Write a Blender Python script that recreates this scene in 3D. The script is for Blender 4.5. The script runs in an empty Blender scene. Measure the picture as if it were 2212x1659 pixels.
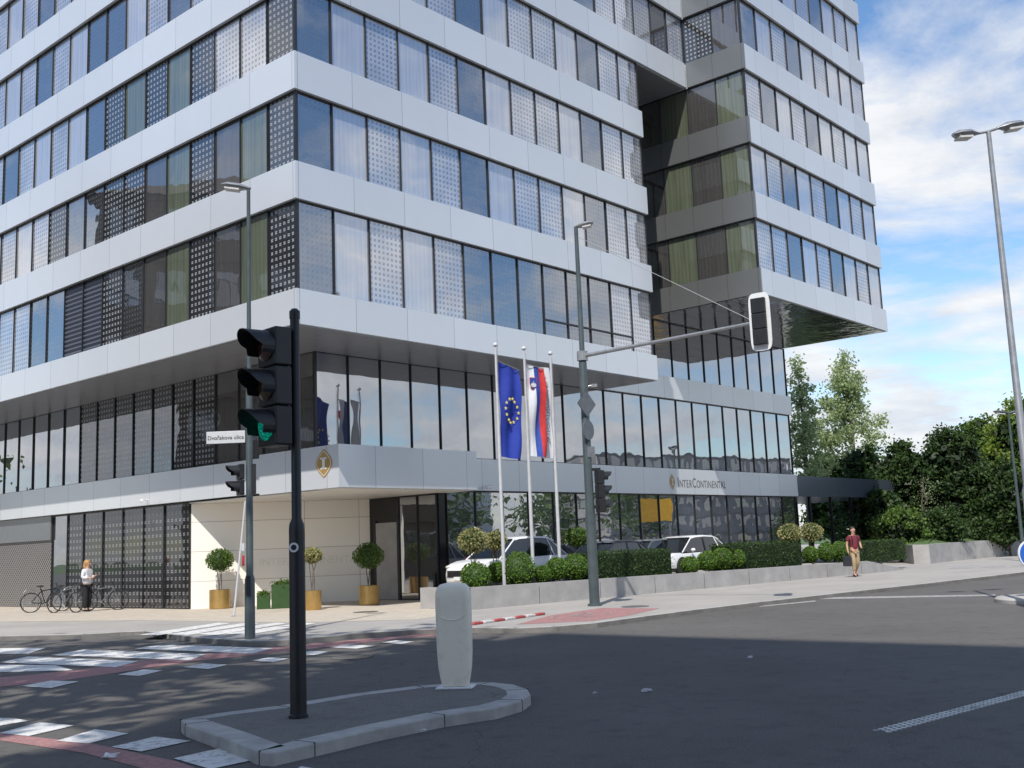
import bpy, math, random
import numpy as np
from mathutils import Vector, Matrix
random.seed(7); rng=np.random.default_rng(7)
R=math.radians
col=bpy.context.scene.collection
sc=bpy.context.scene
# ------------------------------------------------------------------ camera
F=2330.0; EYE=1.76; p=R(8.56); r=R(2.3)
Fw=Vector((0,math.cos(p),math.sin(p))); U0=Vector((0,-math.sin(p),math.cos(p))); R0=Vector((1,0,0))
Rt=R0*math.cos(r)-U0*math.sin(r); Up=U0*math.cos(r)+R0*math.sin(r)
cam=bpy.data.objects.new('camera',bpy.data.cameras.new('camera')); col.objects.link(cam)
M=Matrix.Identity(4)
for i in range(3):
    M[i][0]=Rt[i]; M[i][1]=Up[i]; M[i][2]=-Fw[i]
M[2][3]=EYE
cam.matrix_world=M
cam.data.sensor_width=36; cam.data.lens=36*F/2212; cam.data.clip_end=3000; cam.data.clip_start=.1
sc.camera=cam
EY=Vector((0,0,EYE))
def ray(x,y): return Fw+Rt*((x-1106)/F)+Up*((829.5-y)/F)
def G(x,y,z=0.0):
    d=ray(x,y); return EY+d*((z-EYE)/d.z)
def DP(x,y,Y):
    d=ray(x,y); return EY+d*(Y/d.y)
ANG=R(49.0); eR=Vector((math.cos(ANG),math.sin(ANG),0)); eL=Vector((-math.sin(ANG),math.cos(ANG),0))
C=Vector((-5.70,28.42,0))
def loc(P): q=P-C; return Vector((q.dot(eR),q.dot(eL),P.z))
def BW(a,b,z=0): return C+eR*a+eL*b+Vector((0,0,z))
def PA(x,y,a):
    o=loc(EY); d=ray(x,y); dl=Vector((d.dot(eR),d.dot(eL),d.z)); t=(a-o.x)/dl.x; q=o+dl*t; return q.y,q.z
def PB(x,y,b):
    o=loc(EY); d=ray(x,y); dl=Vector((d.dot(eR),d.dot(eL),d.z)); t=(b-o.y)/dl.y; q=o+dl*t; return q.x,q.z
# ------------------------------------------------------------------ materials
def newmat(name):
    m=bpy.data.materials.new(name); m.use_nodes=True; nt=m.node_tree; nt.nodes.clear()
    o=nt.nodes.new('ShaderNodeOutputMaterial'); return m,nt,o
def N(nt,t,**k):
    n=nt.nodes.new(t)
    for a,b in k.items(): setattr(n,a,b)
    return n
def mth(nt,op,a,b=None,c=None):
    n=nt.nodes.new('ShaderNodeMath'); n.operation=op
    for i,v in enumerate((a,b,c)):
        if v is None: continue
        if isinstance(v,(int,float)): n.inputs[i].default_value=v
        else: nt.links.new(v,n.inputs[i])
    return n.outputs[0]
def mix(nt,f,a,b):
    n=nt.nodes.new('ShaderNodeMix'); n.data_type='RGBA'
    for s,v in ((n.inputs[0],f),(n.inputs[6],a),(n.inputs[7],b)):
        if isinstance(v,(int,float)): s.default_value=v
        elif isinstance(v,tuple): s.default_value=(v[0],v[1],v[2],1)
        else: nt.links.new(v,s)
    return n.outputs[2]
def coord(nt,kind='Object'):
    return N(nt,'ShaderNodeTexCoord').outputs[kind]
def noise(nt,vec,scale,detail=4,rough=.6,dist=0):
    n=N(nt,'ShaderNodeTexNoise'); n.inputs['Scale'].default_value=scale; n.inputs['Detail'].default_value=detail; n.inputs['Roughness'].default_value=rough; n.inputs['Distortion'].default_value=dist
    nt.links.new(vec,n.inputs['Vector']); return n.outputs['Fac']
def ramp(nt,f,lo,hi):
    n=N(nt,'ShaderNodeMapRange'); nt.links.new(f,n.inputs[0]); n.inputs[1].default_value=lo; n.inputs[2].default_value=hi; return n.outputs[0]
def bump(nt,h,strength,dist=.01):
    b=N(nt,'ShaderNodeBump'); b.inputs['Strength'].default_value=strength; b.inputs['Distance'].default_value=dist; nt.links.new(h,b.inputs['Height']); return b.outputs[0]
def PR(nt,o,colr,rough=.6,metal=0,normal=None,spec=.5):
    b=N(nt,'ShaderNodeBsdfPrincipled')
    if isinstance(colr,tuple): b.inputs['Base Color'].default_value=(*colr,1)
    else: nt.links.new(colr,b.inputs['Base Color'])
    if isinstance(rough,(int,float)): b.inputs['Roughness'].default_value=rough
    else: nt.links.new(rough,b.inputs['Roughness'])
    b.inputs['Metallic'].default_value=metal; b.inputs['Specular IOR Level'].default_value=spec
    if normal is not None: nt.links.new(normal,b.inputs['Normal'])
    if o is not None: nt.links.new(b.outputs[0],o.inputs[0])
    return b
def simple(name,c,rough=.6,metal=0,var=.15,scale=6,bmp=0,bscale=60,spec=.5):
    m,nt,o=newmat(name); v=coord(nt)
    n=noise(nt,v,scale); f=ramp(nt,n,.3,.7)
    cc=mix(nt,f,tuple(x*(1-var) for x in c),tuple(min(1,x*(1+var)) for x in c))
    nm=None
    if bmp: nm=bump(nt,noise(nt,v,bscale,3),bmp,.01)
    PR(nt,o,cc,rough,metal,nm,spec); return m
MT={}
MT['black']=simple('black_paint',(.012,.013,.015),.45,var=.3)
MT['blackgloss']=simple('black_glossy',(.01,.01,.012),.2,var=.2)
MT['pole']=simple('pole_green_grey',(.06,.08,.085),.4,var=.2,scale=3)
MT['steel']=simple('galvanised_steel',(.35,.36,.37),.4,.6,var=.15)
MT['whitepole']=simple('white_pole',(.5,.51,.53),.35,var=.08)
MT['white']=simple('white_paint',(.75,.76,.77),.4,var=.05)
MT['signwhite']=simple('sign_white',(.55,.56,.57),.4,var=.05)
MT['kerbwhite']=simple('worn_white_paint',(.55,.54,.52),.7,var=.2,scale=20)
MT['kerbred']=simple('worn_red_paint',(.38,.07,.07),.7,var=.25,scale=20)
MT['carwhite']=simple('car_white',(.76,.77,.78),.2,var=.02,spec=.8)
MT['cardark']=simple('car_dark',(.02,.023,.03),.15,var=.05,spec=.8)
MT['cargrey']=simple('car_grey',(.12,.13,.14),.18,var=.05,spec=.8)
MT['carglass']=simple('car_glass',(.01,.012,.014),.05,var=.1,spec=1)
MT['rubber']=simple('rubber',(.02,.02,.02),.8)
MT['rim']=simple('alloy',(.4,.41,.42),.3,.7)
MT['gold']=simple('brushed_gold',(.5,.33,.12),.35,.7,var=.15,scale=2)
MT['logo']=simple('bronze_logo',(.42,.27,.08),.4,.2,var=.05)
MT['concrete']=simple('concrete',(.36,.35,.34),.85,var=.16,scale=1.6,bmp=.3,bscale=40)
MT['kerb']=simple('kerb_stone',(.4,.385,.36),.85,var=.22,scale=3,bmp=.4,bscale=50)
m,nt,o=newmat('aged_plastic'); v=coord(nt); sp=N(nt,'ShaderNodeSeparateXYZ'); nt.links.new(v,sp.inputs[0])
dirt=mth(nt,'MULTIPLY',ramp(nt,noise(nt,v,5,6,.7),.5,.85),mth(nt,'SUBTRACT',1.0,mth(nt,'MULTIPLY',sp.outputs[2],.7))); PR(nt,o,mix(nt,dirt,(.92,.85,.7),(.6,.54,.42)),.45); MT['bollard']=m
MT['soil']=simple('soil',(.05,.04,.03),.95)
MT['greenbox']=simple('green_planter',(.03,.075,.018),.5)
MT['bark']=simple('bark',(.12,.1,.08),.9,bmp=.5,bscale=30)
MT['red']=simple('red_plastic',(.5,.03,.04),.5)
MT['skin']=simple('skin',(.5,.29,.2),.55,var=.06)
MT['maroon']=simple('maroon_cloth',(.16,.02,.035),.85)
MT['khaki']=simple('khaki_cloth',(.36,.27,.16),.85)
MT['shirtwhite']=simple('white_cloth',(.65,.66,.7),.8,var=.1,scale=10)
MT['blackcloth']=simple('black_cloth',(.015,.015,.02),.85)
MT['blond']=simple('blond_hair',(.42,.24,.09),.6,scale=40)
MT['brownhair']=simple('brown_hair',(.04,.022,.015),.6,scale=40)
MT['shoe']=simple('shoe',(.03,.027,.025),.6)
MT['letters']=simple('letter_grey',(.13,.12,.11),.5)
MT['blueflag']=simple('flag_blue',(.012,.035,.3),.8,var=.1)
MT['sloblue']=simple('flag_mid_blue',(.03,.07,.33),.8)
MT['redflag']=simple('flag_red',(.5,.03,.03),.8)
MT['whiteflag']=simple('flag_white',(.68,.69,.72),.8,var=.05)
MT['yellow']=simple('star_yellow',(.8,.65,.12),.7,var=.03)
MT['signyellow']=simple('sign_yellow',(.8,.45,.02),.5)
MT['signblue']=simple('sign_blue',(.02,.12,.5),.4)
MT['signback']=simple('sign_back_grey',(.15,.165,.18),.5,.3)
MT['lampglass']=simple('lamp_glass',(.6,.6,.58),.25)
MT['grass']=simple('grass',(.07,.12,.035),.95,var=.4,scale=3)
m,nt,o=newmat('road_paint'); v=coord(nt); n1=noise(nt,v,9,6,.75); n2=noise(nt,v,1.2,3)
f=ramp(nt,mth(nt,'ADD',n1,mth(nt,'MULTIPLY',n2,.3)),.5,.64); PR(nt,o,mix(nt,f,(.27,.265,.26),(.68,.67,.64)),.7); MT['paint']=m
m,nt,o=newmat('faded_paint'); v=coord(nt); f=ramp(nt,noise(nt,v,9,6,.75),.4,.6); PR(nt,o,mix(nt,f,(.2,.19,.19),(.46,.44,.42)),.75); MT['faded']=m
m,nt,o=newmat('red_road_surface'); v=coord(nt); n1=noise(nt,v,14,6,.75); f=ramp(nt,n1,.35,.6); PR(nt,o,mix(nt,f,(.22,.13,.125),(.42,.21,.2)),.85); MT['redlane']=m
def asph(name,a,b,lt,dk):
    m,nt,o=newmat(name); v=coord(nt); big=noise(nt,v,.25,5,.65); fine=noise(nt,v,55,3,.8); mid=noise(nt,v,3,6,.7); gr=noise(nt,v,130,2,.8)
    f=ramp(nt,big,.35,.65); c1=mix(nt,f,a,b); c2=mix(nt,ramp(nt,fine,.5,.72),c1,lt); c3=mix(nt,ramp(nt,mid,.52,.8),c2,dk); c3=mix(nt,ramp(nt,gr,.6,.72),c3,lt)
    vor=N(nt,'ShaderNodeTexVoronoi',feature='DISTANCE_TO_EDGE'); vor.inputs['Scale'].default_value=.22
    dv_=N(nt,'ShaderNodeVectorMath',operation='ADD'); nt.links.new(v,dv_.inputs[0]); nn=N(nt,'ShaderNodeTexNoise'); nn.inputs['Scale'].default_value=1.2; nt.links.new(v,nn.inputs['Vector']); nt.links.new(nn.outputs['Color'],dv_.inputs[1]); nt.links.new(dv_.outputs[0],vor.inputs['Vector'])
    crack=mth(nt,'LESS_THAN',vor.outputs['Distance'],.0018); c4=mix(nt,mth(nt,'MULTIPLY',crack,.35),c3,(.02,.02,.02))
    PR(nt,o,c4,.85,0,bump(nt,fine,.8,.015)); return m
MT['asphalt']=asph('asphalt',(.083,.077,.07),(.115,.107,.098),(.22,.21,.195),(.056,.053,.05))
MT['islandtop']=asph('island_asphalt',(.14,.132,.122),(.17,.16,.15),(.28,.27,.25),(.1,.096,.09))
m,nt,o=newmat('pavement_asphalt'); v=coord(nt); big=noise(nt,v,.5,5,.65); fine=noise(nt,v,40,3,.8)
c1=mix(nt,ramp(nt,big,.35,.65),(.27,.255,.235),(.36,.34,.31)); c2=mix(nt,ramp(nt,fine,.4,.75),c1,(.42,.4,.37)); PR(nt,o,c2,.9,0,bump(nt,fine,.3,.01)); MT['pavement']=m
m,nt,o=newmat('forecourt_paving'); v=coord(nt); br=N(nt,'ShaderNodeTexBrick'); br.inputs['Scale'].default_value=1.6; br.inputs['Mortar Size'].default_value=.012
br.inputs['Color1'].default_value=(.58,.51,.41,1); br.inputs['Color2'].default_value=(.5,.44,.36,1); br.inputs['Mortar'].default_value=(.28,.24,.2,1); nt.links.new(v,br.inputs['Vector'])
PR(nt,o,mix(nt,ramp(nt,noise(nt,v,3,6,.7),.4,.8),br.outputs[0],(.42,.38,.32)),.85); MT['paving']=m
def cladding(name,c,rough,metal,pitch=1.98,off=0.0,vpitch=0,jw=.012,jc=(.05,.05,.055),var=.05,bs=.04):
    m,nt,o=newmat(name); uv=coord(nt,'UV'); s=N(nt,'ShaderNodeSeparateXYZ'); nt.links.new(uv,s.inputs[0])
    x=mth(nt,'ADD',s.outputs[0],off+200*pitch); fr=mth(nt,'MODULO',x,pitch); j=mth(nt,'LESS_THAN',fr,jw)
    idx=mth(nt,'FLOOR',mth(nt,'DIVIDE',x,pitch))
    if vpitch:
        fr2=mth(nt,'MODULO',mth(nt,'ADD',s.outputs[1],100*vpitch),vpitch); j=mth(nt,'MAXIMUM',j,mth(nt,'LESS_THAN',fr2,jw))
        idx=mth(nt,'ADD',idx,mth(nt,'MULTIPLY',mth(nt,'FLOOR',mth(nt,'DIVIDE',s.outputs[1],vpitch)),7.3))
    wn=N(nt,'ShaderNodeTexWhiteNoise',noise_dimensions='1D'); nt.links.new(idx,wn.inputs['W'])
    v=coord(nt); ns=noise(nt,v,.7,5,.7)
    f=mth(nt,'ADD',mth(nt,'MULTIPLY',wn.outputs[0],.6),mth(nt,'MULTIPLY',ns,.5))
    cc=mix(nt,f,tuple(q*(1-var) for q in c),tuple(min(1,q*(1+var)) for q in c)); cc=mix(nt,j,cc,jc)
    PR(nt,o,cc,rough,metal,bump(nt,noise(nt,v,1.1,2),bs,.05)); return m
MT['clad']=cladding('white_cladding',(.66,.69,.72),.28,.3,var=.08,jc=(.16,.17,.18))
MT['claddark']=cladding('grey_cladding',(.24,.25,.25),.28,.6,1.4)  # also darkens the wing's left bands to stand for shade
MT['soffit']=cladding('soffit_panels',(.36,.37,.4),.3,.5,1.32,vpitch=1.32)
MT['wingsoffit']=cladding('polished_soffit',(.5,.51,.52),.1,.9,.62,vpitch=1.4,jw=.03,bs=.8)
MT['stone']=cladding('beige_stone',(.87,.83,.76),.7,0,1.9,vpitch=1.0,jw=.015,jc=(.34,.32,.28),var=.04)
MT['terrace']=cladding('dark_blue_cladding',(.12,.145,.18),.25,.5,2.4)
MT['canopysoffit']=cladding('canopy_soffit',(.66,.64,.6),.5,0,1.32,jw=.01)
def glass(name,kind,inner,inner2,refl=.45,tint=(.86,.88,.92),cell=.165,off=.125,rad=.115):
    m,nt,o=newmat(name); uv=coord(nt,'UV'); s=N(nt,'ShaderNodeSeparateXYZ'); nt.links.new(uv,s.inputs[0]); v=coord(nt)
    if kind=='frit':
        q=[]
        for k in (0,1):
            fr=mth(nt,'FRACT',mth(nt,'DIVIDE',mth(nt,'ADD',s.outputs[k],100.0),cell)); q.append(mth(nt,'SUBTRACT',mth(nt,'ABSOLUTE',mth(nt,'SUBTRACT',fr,.5)),off))
        d=mth(nt,'SQRT',mth(nt,'ADD',mth(nt,'MULTIPLY',q[0],q[0]),mth(nt,'MULTIPLY',q[1],q[1])))
        fac=mth(nt,'LESS_THAN',d,rad)
        nn=noise(nt,v,.6,3); i1=mix(nt,ramp(nt,nn,.35,.65),tuple(c*.75 for c in inner),tuple(c*1.25 for c in inner))
        cc=mix(nt,fac,i1,inner2)
    elif kind=='curtain':
        mp=N(nt,'ShaderNodeMapping'); mp.inputs['Scale'].default_value=(7,7,.25); nt.links.new(v,mp.inputs[0]); nn=noise(nt,mp.outputs[0],1.0,4,.6)
        w=mth(nt,'ADD',mth(nt,'MULTIPLY',mth(nt,'SINE',mth(nt,'ADD',mth(nt,'MULTIPLY',s.outputs[0],34),mth(nt,'MULTIPLY',nn,16))),.2),.5)
        cc=mix(nt,mth(nt,'MULTIPLY',mth(nt,'ADD',w,nn),.6),inner,inner2); fac=None
    else:
        nn=noise(nt,v,.5,3); cc=mix(nt,ramp(nt,nn,.35,.65),inner,inner2); fac=None
    d=PR(nt,None,cc,.6)
    g=N(nt,'ShaderNodeBsdfGlossy'); g.inputs['Color'].default_value=(*tint,1); g.inputs['Roughness'].default_value=.01
    nt.links.new(bump(nt,noise(nt,v,.55,2),.06,.12),g.inputs['Normal'])
    lw=N(nt,'ShaderNodeFresnel'); lw.inputs[0].default_value=1.5
    ff=mth(nt,'MINIMUM',mth(nt,'ADD',mth(nt,'MULTIPLY',lw.outputs[0],1.1),refl),.92)
    if fac is not None: ff=mth(nt,'MULTIPLY',ff,mth(nt,'SUBTRACT',1,mth(nt,'MULTIPLY',fac,.4)))
    mx=N(nt,'ShaderNodeMixShader'); nt.links.new(ff,mx.inputs[0]); nt.links.new(d.outputs[0],mx.inputs[1]); nt.links.new(g.outputs[0],mx.inputs[2]); nt.links.new(mx.outputs[0],o.inputs[0]); return m
MT['gF']=glass('pale_frit_glass','frit',(.42,.42,.44),(.07,.075,.09),.34)  # pale ground between the dots stands for reflected cloud and sky
MT['gC']=glass('curtain_glass','curtain',(.24,.245,.26),(.58,.57,.58),.36)
MT['gD']=glass('dark_frit_glass','frit',(.02,.022,.026),(.09,.1,.11),.34,off=.1,rad=.1)
MT['gG']=glass('green_curtain_glass','curtain',(.008,.01,.007),(.15,.18,.11),.16)
MT['gH']=glass('brown_curtain_glass','curtain',(.008,.008,.009),(.075,.07,.065),.18)
MT['gK']=glass('black_frit_glass','frit',(.006,.007,.008),(.4,.42,.44),.12,cell=.19,rad=.105)
MT['gJ']=glass('screen_frit_glass','frit',(.005,.005,.006),(.24,.24,.24),.04,cell=.25,off=.12,rad=.1)
MT['gP']=glass('podium_glass','plain',(.03,.034,.04),(.07,.075,.085),.46,tint=(.84,.85,.88))
MT['gS']=glass('shop_glass','plain',(.01,.012,.014),(.03,.03,.032),.3)
MT['mull']=simple('dark_mullion',(.02,.022,.026),.35)
m,nt,o=newmat('louvre'); uv=coord(nt,'UV'); s=N(nt,'ShaderNodeSeparateXYZ'); nt.links.new(uv,s.inputs[0])
fr=mth(nt,'FRACT',mth(nt,'DIVIDE',s.outputs[1],.16)); PR(nt,o,mix(nt,mth(nt,'LESS_THAN',fr,.35),(.015,.017,.025),(.1,.11,.15)),.5); MT['louvre']=m
m,nt,o=newmat('shutter_mesh'); uv=coord(nt,'UV'); s=N(nt,'ShaderNodeSeparateXYZ'); nt.links.new(uv,s.inputs[0])
fa=mth(nt,'FRACT',mth(nt,'ADD',mth(nt,'DIVIDE',s.outputs[0],.17),mth(nt,'DIVIDE',s.outputs[1],.17))); fb=mth(nt,'FRACT',mth(nt,'ADD',mth(nt,'DIVIDE',s.outputs[0],-.17),mth(nt,'ADD',mth(nt,'DIVIDE',s.outputs[1],.17),50)))
PR(nt,o,mix(nt,mth(nt,'MULTIPLY',mth(nt,'GREATER_THAN',fa,.3),mth(nt,'GREATER_THAN',fb,.3)),(.34,.32,.3),(.04,.04,.045)),.5,.3); MT['shutter']=m
def foliage(name,a,b,trans=.25):
    m,nt,o=newmat(name); g=N(nt,'ShaderNodeNewGeometry'); v=coord(nt)
    f=mth(nt,'ADD',mth(nt,'MULTIPLY',g.outputs['Random Per Island'],.6),mth(nt,'MULTIPLY',ramp(nt,noise(nt,v,.8,3),.35,.65),.4))
    cc=mix(nt,f,a,b); d=PR(nt,None,cc,.55,spec=.3); t=N(nt,'ShaderNodeBsdfTranslucent'); nt.links.new(cc,t.inputs[0])
    mx=N(nt,'ShaderNodeMixShader'); mx.inputs[0].default_value=trans; nt.links.new(d.outputs[0],mx.inputs[1]); nt.links.new(t.outputs[0],mx.inputs[2]); nt.links.new(mx.outputs[0],o.inputs[0]); return m
MT['leafdark']=foliage('leaf_dark',(.02,.045,.013),(.065,.115,.027))
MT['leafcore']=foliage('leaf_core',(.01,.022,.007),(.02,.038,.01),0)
MT['leafmid']=foliage('leaf_mid',(.045,.1,.02),(.17,.26,.05),.35)
MT['leafpale']=foliage('leaf_pale',(.24,.32,.14),(.5,.58,.3),.5)
MT['leafyel']=foliage('leaf_yellow',(.13,.2,.02),(.34,.43,.08),.4)
MT['leafbox']=foliage('leaf_box',(.045,.12,.015),(.18,.3,.045))
MT['leafvar']=foliage('leaf_variegated',(.14,.15,.05),(.55,.52,.24))
# ------------------------------------------------------------------ mesh builder
class MB:
    def __init__(s): s.v=[];s.f=[];s.m=[];s.uv=[]
    def face(s,pts,mi=0,uv=None):
        b=len(s.v); s.v+= [tuple(q) for q in pts]; s.f.append(tuple(range(b,b+len(pts)))); s.m.append(mi)
        s.uv+= uv if uv else [(q[0],q[1]) for q in pts]; return s
    def box(s,x0,x1,y0,y1,z0,z1,mi=0,T=None):
        P=[(x0,y0,z0),(x1,y0,z0),(x1,y1,z0),(x0,y1,z0),(x0,y0,z1),(x1,y0,z1),(x1,y1,z1),(x0,y1,z1)]
        for idx,k in (((0,1,5,4),'y'),((2,3,7,6),'y'),((1,2,6,5),'x'),((3,0,4,7),'x'),((3,2,1,0),'z'),((4,5,6,7),'z')):
            q=[P[i] for i in idx]; uv=[(a[0],a[2]) if k=='y' else (a[1],a[2]) if k=='x' else (a[0],a[1]) for a in q]
            if T is not None: q=[T@Vector(a) for a in q]
            s.face(q,mi,uv)
        return s
    def tube(s,p0,p1,r0,r1=None,n=10,mi=0,cap=True):
        r1=r0 if r1 is None else r1; p0=Vector(p0);p1=Vector(p1); d=(p1-p0).normalized()
        a=d.orthogonal().normalized(); b=d.cross(a)
        A=[p0+(a*math.cos(t)+b*math.sin(t))*r0 for t in [2*math.pi*i/n for i in range(n)]]
        B=[p1+(a*math.cos(t)+b*math.sin(t))*r1 for t in [2*math.pi*i/n for i in range(n)]]
        for i in range(n):
            j=(i+1)%n; s.face([A[i],A[j],B[j],B[i]],mi)
        if cap: s.face(A[::-1],mi); s.face(B,mi)
        return s
    def path(s,pts,rad,n=8,mi=0):
        for i in range(len(pts)-1):
            s.tube(pts[i],pts[i+1],rad if isinstance(rad,(int,float)) else rad[i],rad if isinstance(rad,(int,float)) else rad[i+1],n,mi)
        return s
    def lathe(s,prof,c=(0,0,0),n=20,mi=0,axis='z'):
        rings=[]
        for (rr,zz) in prof:
            ring=[]
            for i in range(n):
                t=2*math.pi*i/n; q=(rr*math.cos(t),rr*math.sin(t),zz)
                if axis=='y': q=(q[0],q[2],q[1])
                if axis=='x': q=(q[2],q[0],q[1])
                ring.append(Vector(q)+Vector(c))
            rings.append(ring)
        for k in range(len(rings)-1):
            for i in range(n):
                j=(i+1)%n; s.face([rings[k][i],rings[k][j],rings[k+1][j],rings[k+1][i]],mi)
        return s
    def ball(s,c,rx,ry=None,rz=None,n=12,mi=0):
        ry=ry or rx; rz=rz or rx; k=max(5,n//2); R_=[]
        for a in range(k+1):
            ph=math.pi*a/k; R_.append([(c[0]+rx*math.sin(ph)*math.cos(2*math.pi*i/n),c[1]+ry*math.sin(ph)*math.sin(2*math.pi*i/n),c[2]-rz*math.cos(ph)) for i in range(n)])
        for a in range(k):
            for i in range(n):
                j=(i+1)%n; s.face([R_[a][i],R_[a][j],R_[a+1][j],R_[a+1][i]],mi)
        return s
    def prism(s,poly,z0,z1,mi=0):
        n=len(poly); A=[(q[0],q[1],z0) for q in poly];B=[(q[0],q[1],z1) for q in poly]
        s.face(B,mi); s.face(A[::-1],mi)
        for i in range(n):
            j=(i+1)%n; l=math.hypot(A[j][0]-A[i][0],A[j][1]-A[i][1]); s.face([A[i],A[j],B[j],B[i]],mi,[(0,z0),(l,z0),(l,z1),(0,z1)])
        return s
    def build(s,name,mats,parent=None,smooth=False,weld=False,bevel=0):
        me=bpy.data.meshes.new(name); me.from_pydata(s.v,[],s.f)
        mats=mats if isinstance(mats,(list,tuple)) else [mats]
        for mm in mats: me.materials.append(MT[mm] if isinstance(mm,str) else mm)
        me.polygons.foreach_set('material_index',s.m)
        u=me.uv_layers.new(name='UVMap'); u.data.foreach_set('uv',[c for t in s.uv for c in t])
        if weld or smooth or bevel:
            import bmesh
            bm=bmesh.new(); bm.from_mesh(me); bmesh.ops.remove_doubles(bm,verts=bm.verts,dist=1e-4); bmesh.ops.recalc_face_normals(bm,faces=bm.faces); bm.to_mesh(me); bm.free()
        o=bpy.data.objects.new(name,me); col.objects.link(o)
        if parent: o.parent=parent
        if smooth:
            for q in me.polygons: q.use_smooth=True
            try: me.set_sharp_from_angle(angle=R(40))
            except Exception: pass
        if bevel:
            b=o.modifiers.new('bevel','BEVEL'); b.width=bevel; b.segments=3; b.limit_method='ANGLE'; b.angle_limit=R(35)
        return o
def tag(o,label=None,cat=None,group=None,kind=None):
    if label: o['label']=label
    if cat: o['category']=cat
    if group: o['group']=group
    if kind: o['kind']=kind
    return o
def empty(name,L,rz=0,label=None,cat=None,group=None):
    e=bpy.data.objects.new(name,None); col.objects.link(e); e.location=L; e.rotation_euler=(0,0,rz); e.empty_display_size=.2
    return tag(e,label,cat,group)
def text(name,s,size,mat,parent,Mx,ext=.01,align='CENTER',xs=1):
    cu=bpy.data.curves.new(name,'FONT'); cu.body=s; cu.size=size; cu.extrude=ext; cu.align_x=align; cu.align_y='CENTER'
    t=bpy.data.objects.new(name,cu); col.objects.link(t); dg=bpy.context.evaluated_depsgraph_get(); me=bpy.data.meshes.new_from_object(t.evaluated_get(dg))
    bpy.data.objects.remove(t); me.transform(Mx@Matrix.Diagonal((xs,1,1,1))); me.materials.clear(); me.materials.append(MT[mat])
    o=bpy.data.objects.new(name,me); col.objects.link(o); o.parent=parent; return o
RX=Matrix.Rotation(math.pi/2,4,'X')
# ------------------------------------------------------------------ world + sun
SH=Vector((-.24,-.97,0)).normalized(); EL=R(51)
sv=SH*math.cos(EL)+Vector((0,0,math.sin(EL)))
w=bpy.data.worlds.new("World"); sc.world=w; w.use_nodes=True; nt=w.node_tree; nt.nodes.clear()
ow=nt.nodes.new('ShaderNodeOutputWorld'); bg=nt.nodes.new('ShaderNodeBackground'); bg.inputs[1].default_value=.14
sky=nt.nodes.new('ShaderNodeTexSky'); sky.sky_type='NISHITA'; sky.sun_disc=False; sky.sun_elevation=EL; sky.sun_rotation=math.atan2(SH.x,SH.y); sky.air_density=1.0; sky.dust_density=.4; sky.ozone_density=2.5
tc=coord(nt,'Generated'); s=N(nt,'ShaderNodeSeparateXYZ'); nt.links.new(tc,s.inputs[0])
zz=mth(nt,'ADD',mth(nt,'MAXIMUM',s.outputs[2],0),.2)
cb=N(nt,'ShaderNodeCombineXYZ'); nt.links.new(mth(nt,'DIVIDE',s.outputs[0],zz),cb.inputs[0]); nt.links.new(mth(nt,'DIVIDE',s.outputs[1],zz),cb.inputs[1])
mp=N(nt,'ShaderNodeMapping'); mp.inputs['Rotation'].default_value=(0,0,.5); mp.inputs['Scale'].default_value=(1.0,1.25,1); mp.inputs['Location'].default_value=(5.3,2.2,0); nt.links.new(cb.outputs[0],mp.inputs[0])
cn=noise(nt,mp.outputs[0],1.5,13,.6,.25); cn2=noise(nt,mp.outputs[0],.5,2,.5); wsp=noise(nt,mp.outputs[0],3.4,12,.68,.6)
low=mth(nt,'MULTIPLY',mth(nt,'SUBTRACT',1,mth(nt,'MINIMUM',mth(nt,'MULTIPLY',s.outputs[2],2.0),1)),.17)
tot=mth(nt,'ADD',mth(nt,'ADD',mth(nt,'ADD',mth(nt,'MULTIPLY',cn,.85),mth(nt,'MULTIPLY',wsp,.17)),mth(nt,'MULTIPLY',cn2,.4)),low)
cm=ramp(nt,tot,.71,.86)
shade=ramp(nt,noise(nt,mp.outputs[0],3,8,.6),.35,.65)
cc=mix(nt,shade,(4.9,5.2,5.8),(7.0,7.05,7.1))
hs=N(nt,'ShaderNodeHueSaturation'); hs.inputs['Saturation'].default_value=1.12; hs.inputs['Value'].default_value=1.35; nt.links.new(sky.outputs[0],hs.inputs['Color'])
nt.links.new(mix(nt,mth(nt,'MULTIPLY',cm,.95),hs.outputs[0],cc),bg.inputs[0]); nt.links.new(bg.outputs[0],ow.inputs[0])
sl=bpy.data.lights.new('sun','SUN'); sl.energy=4.7; sl.angle=R(.53); sl.color=(1,.95,.88); so=bpy.data.objects.new('sun',sl); col.objects.link(so)
so.rotation_euler=sv.to_track_quat('Z','Y').to_euler(); so.location=(0,0,60)
sc.view_settings.view_transform='Standard'; sc.view_settings.look='None'; sc.view_settings.exposure=0
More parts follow.
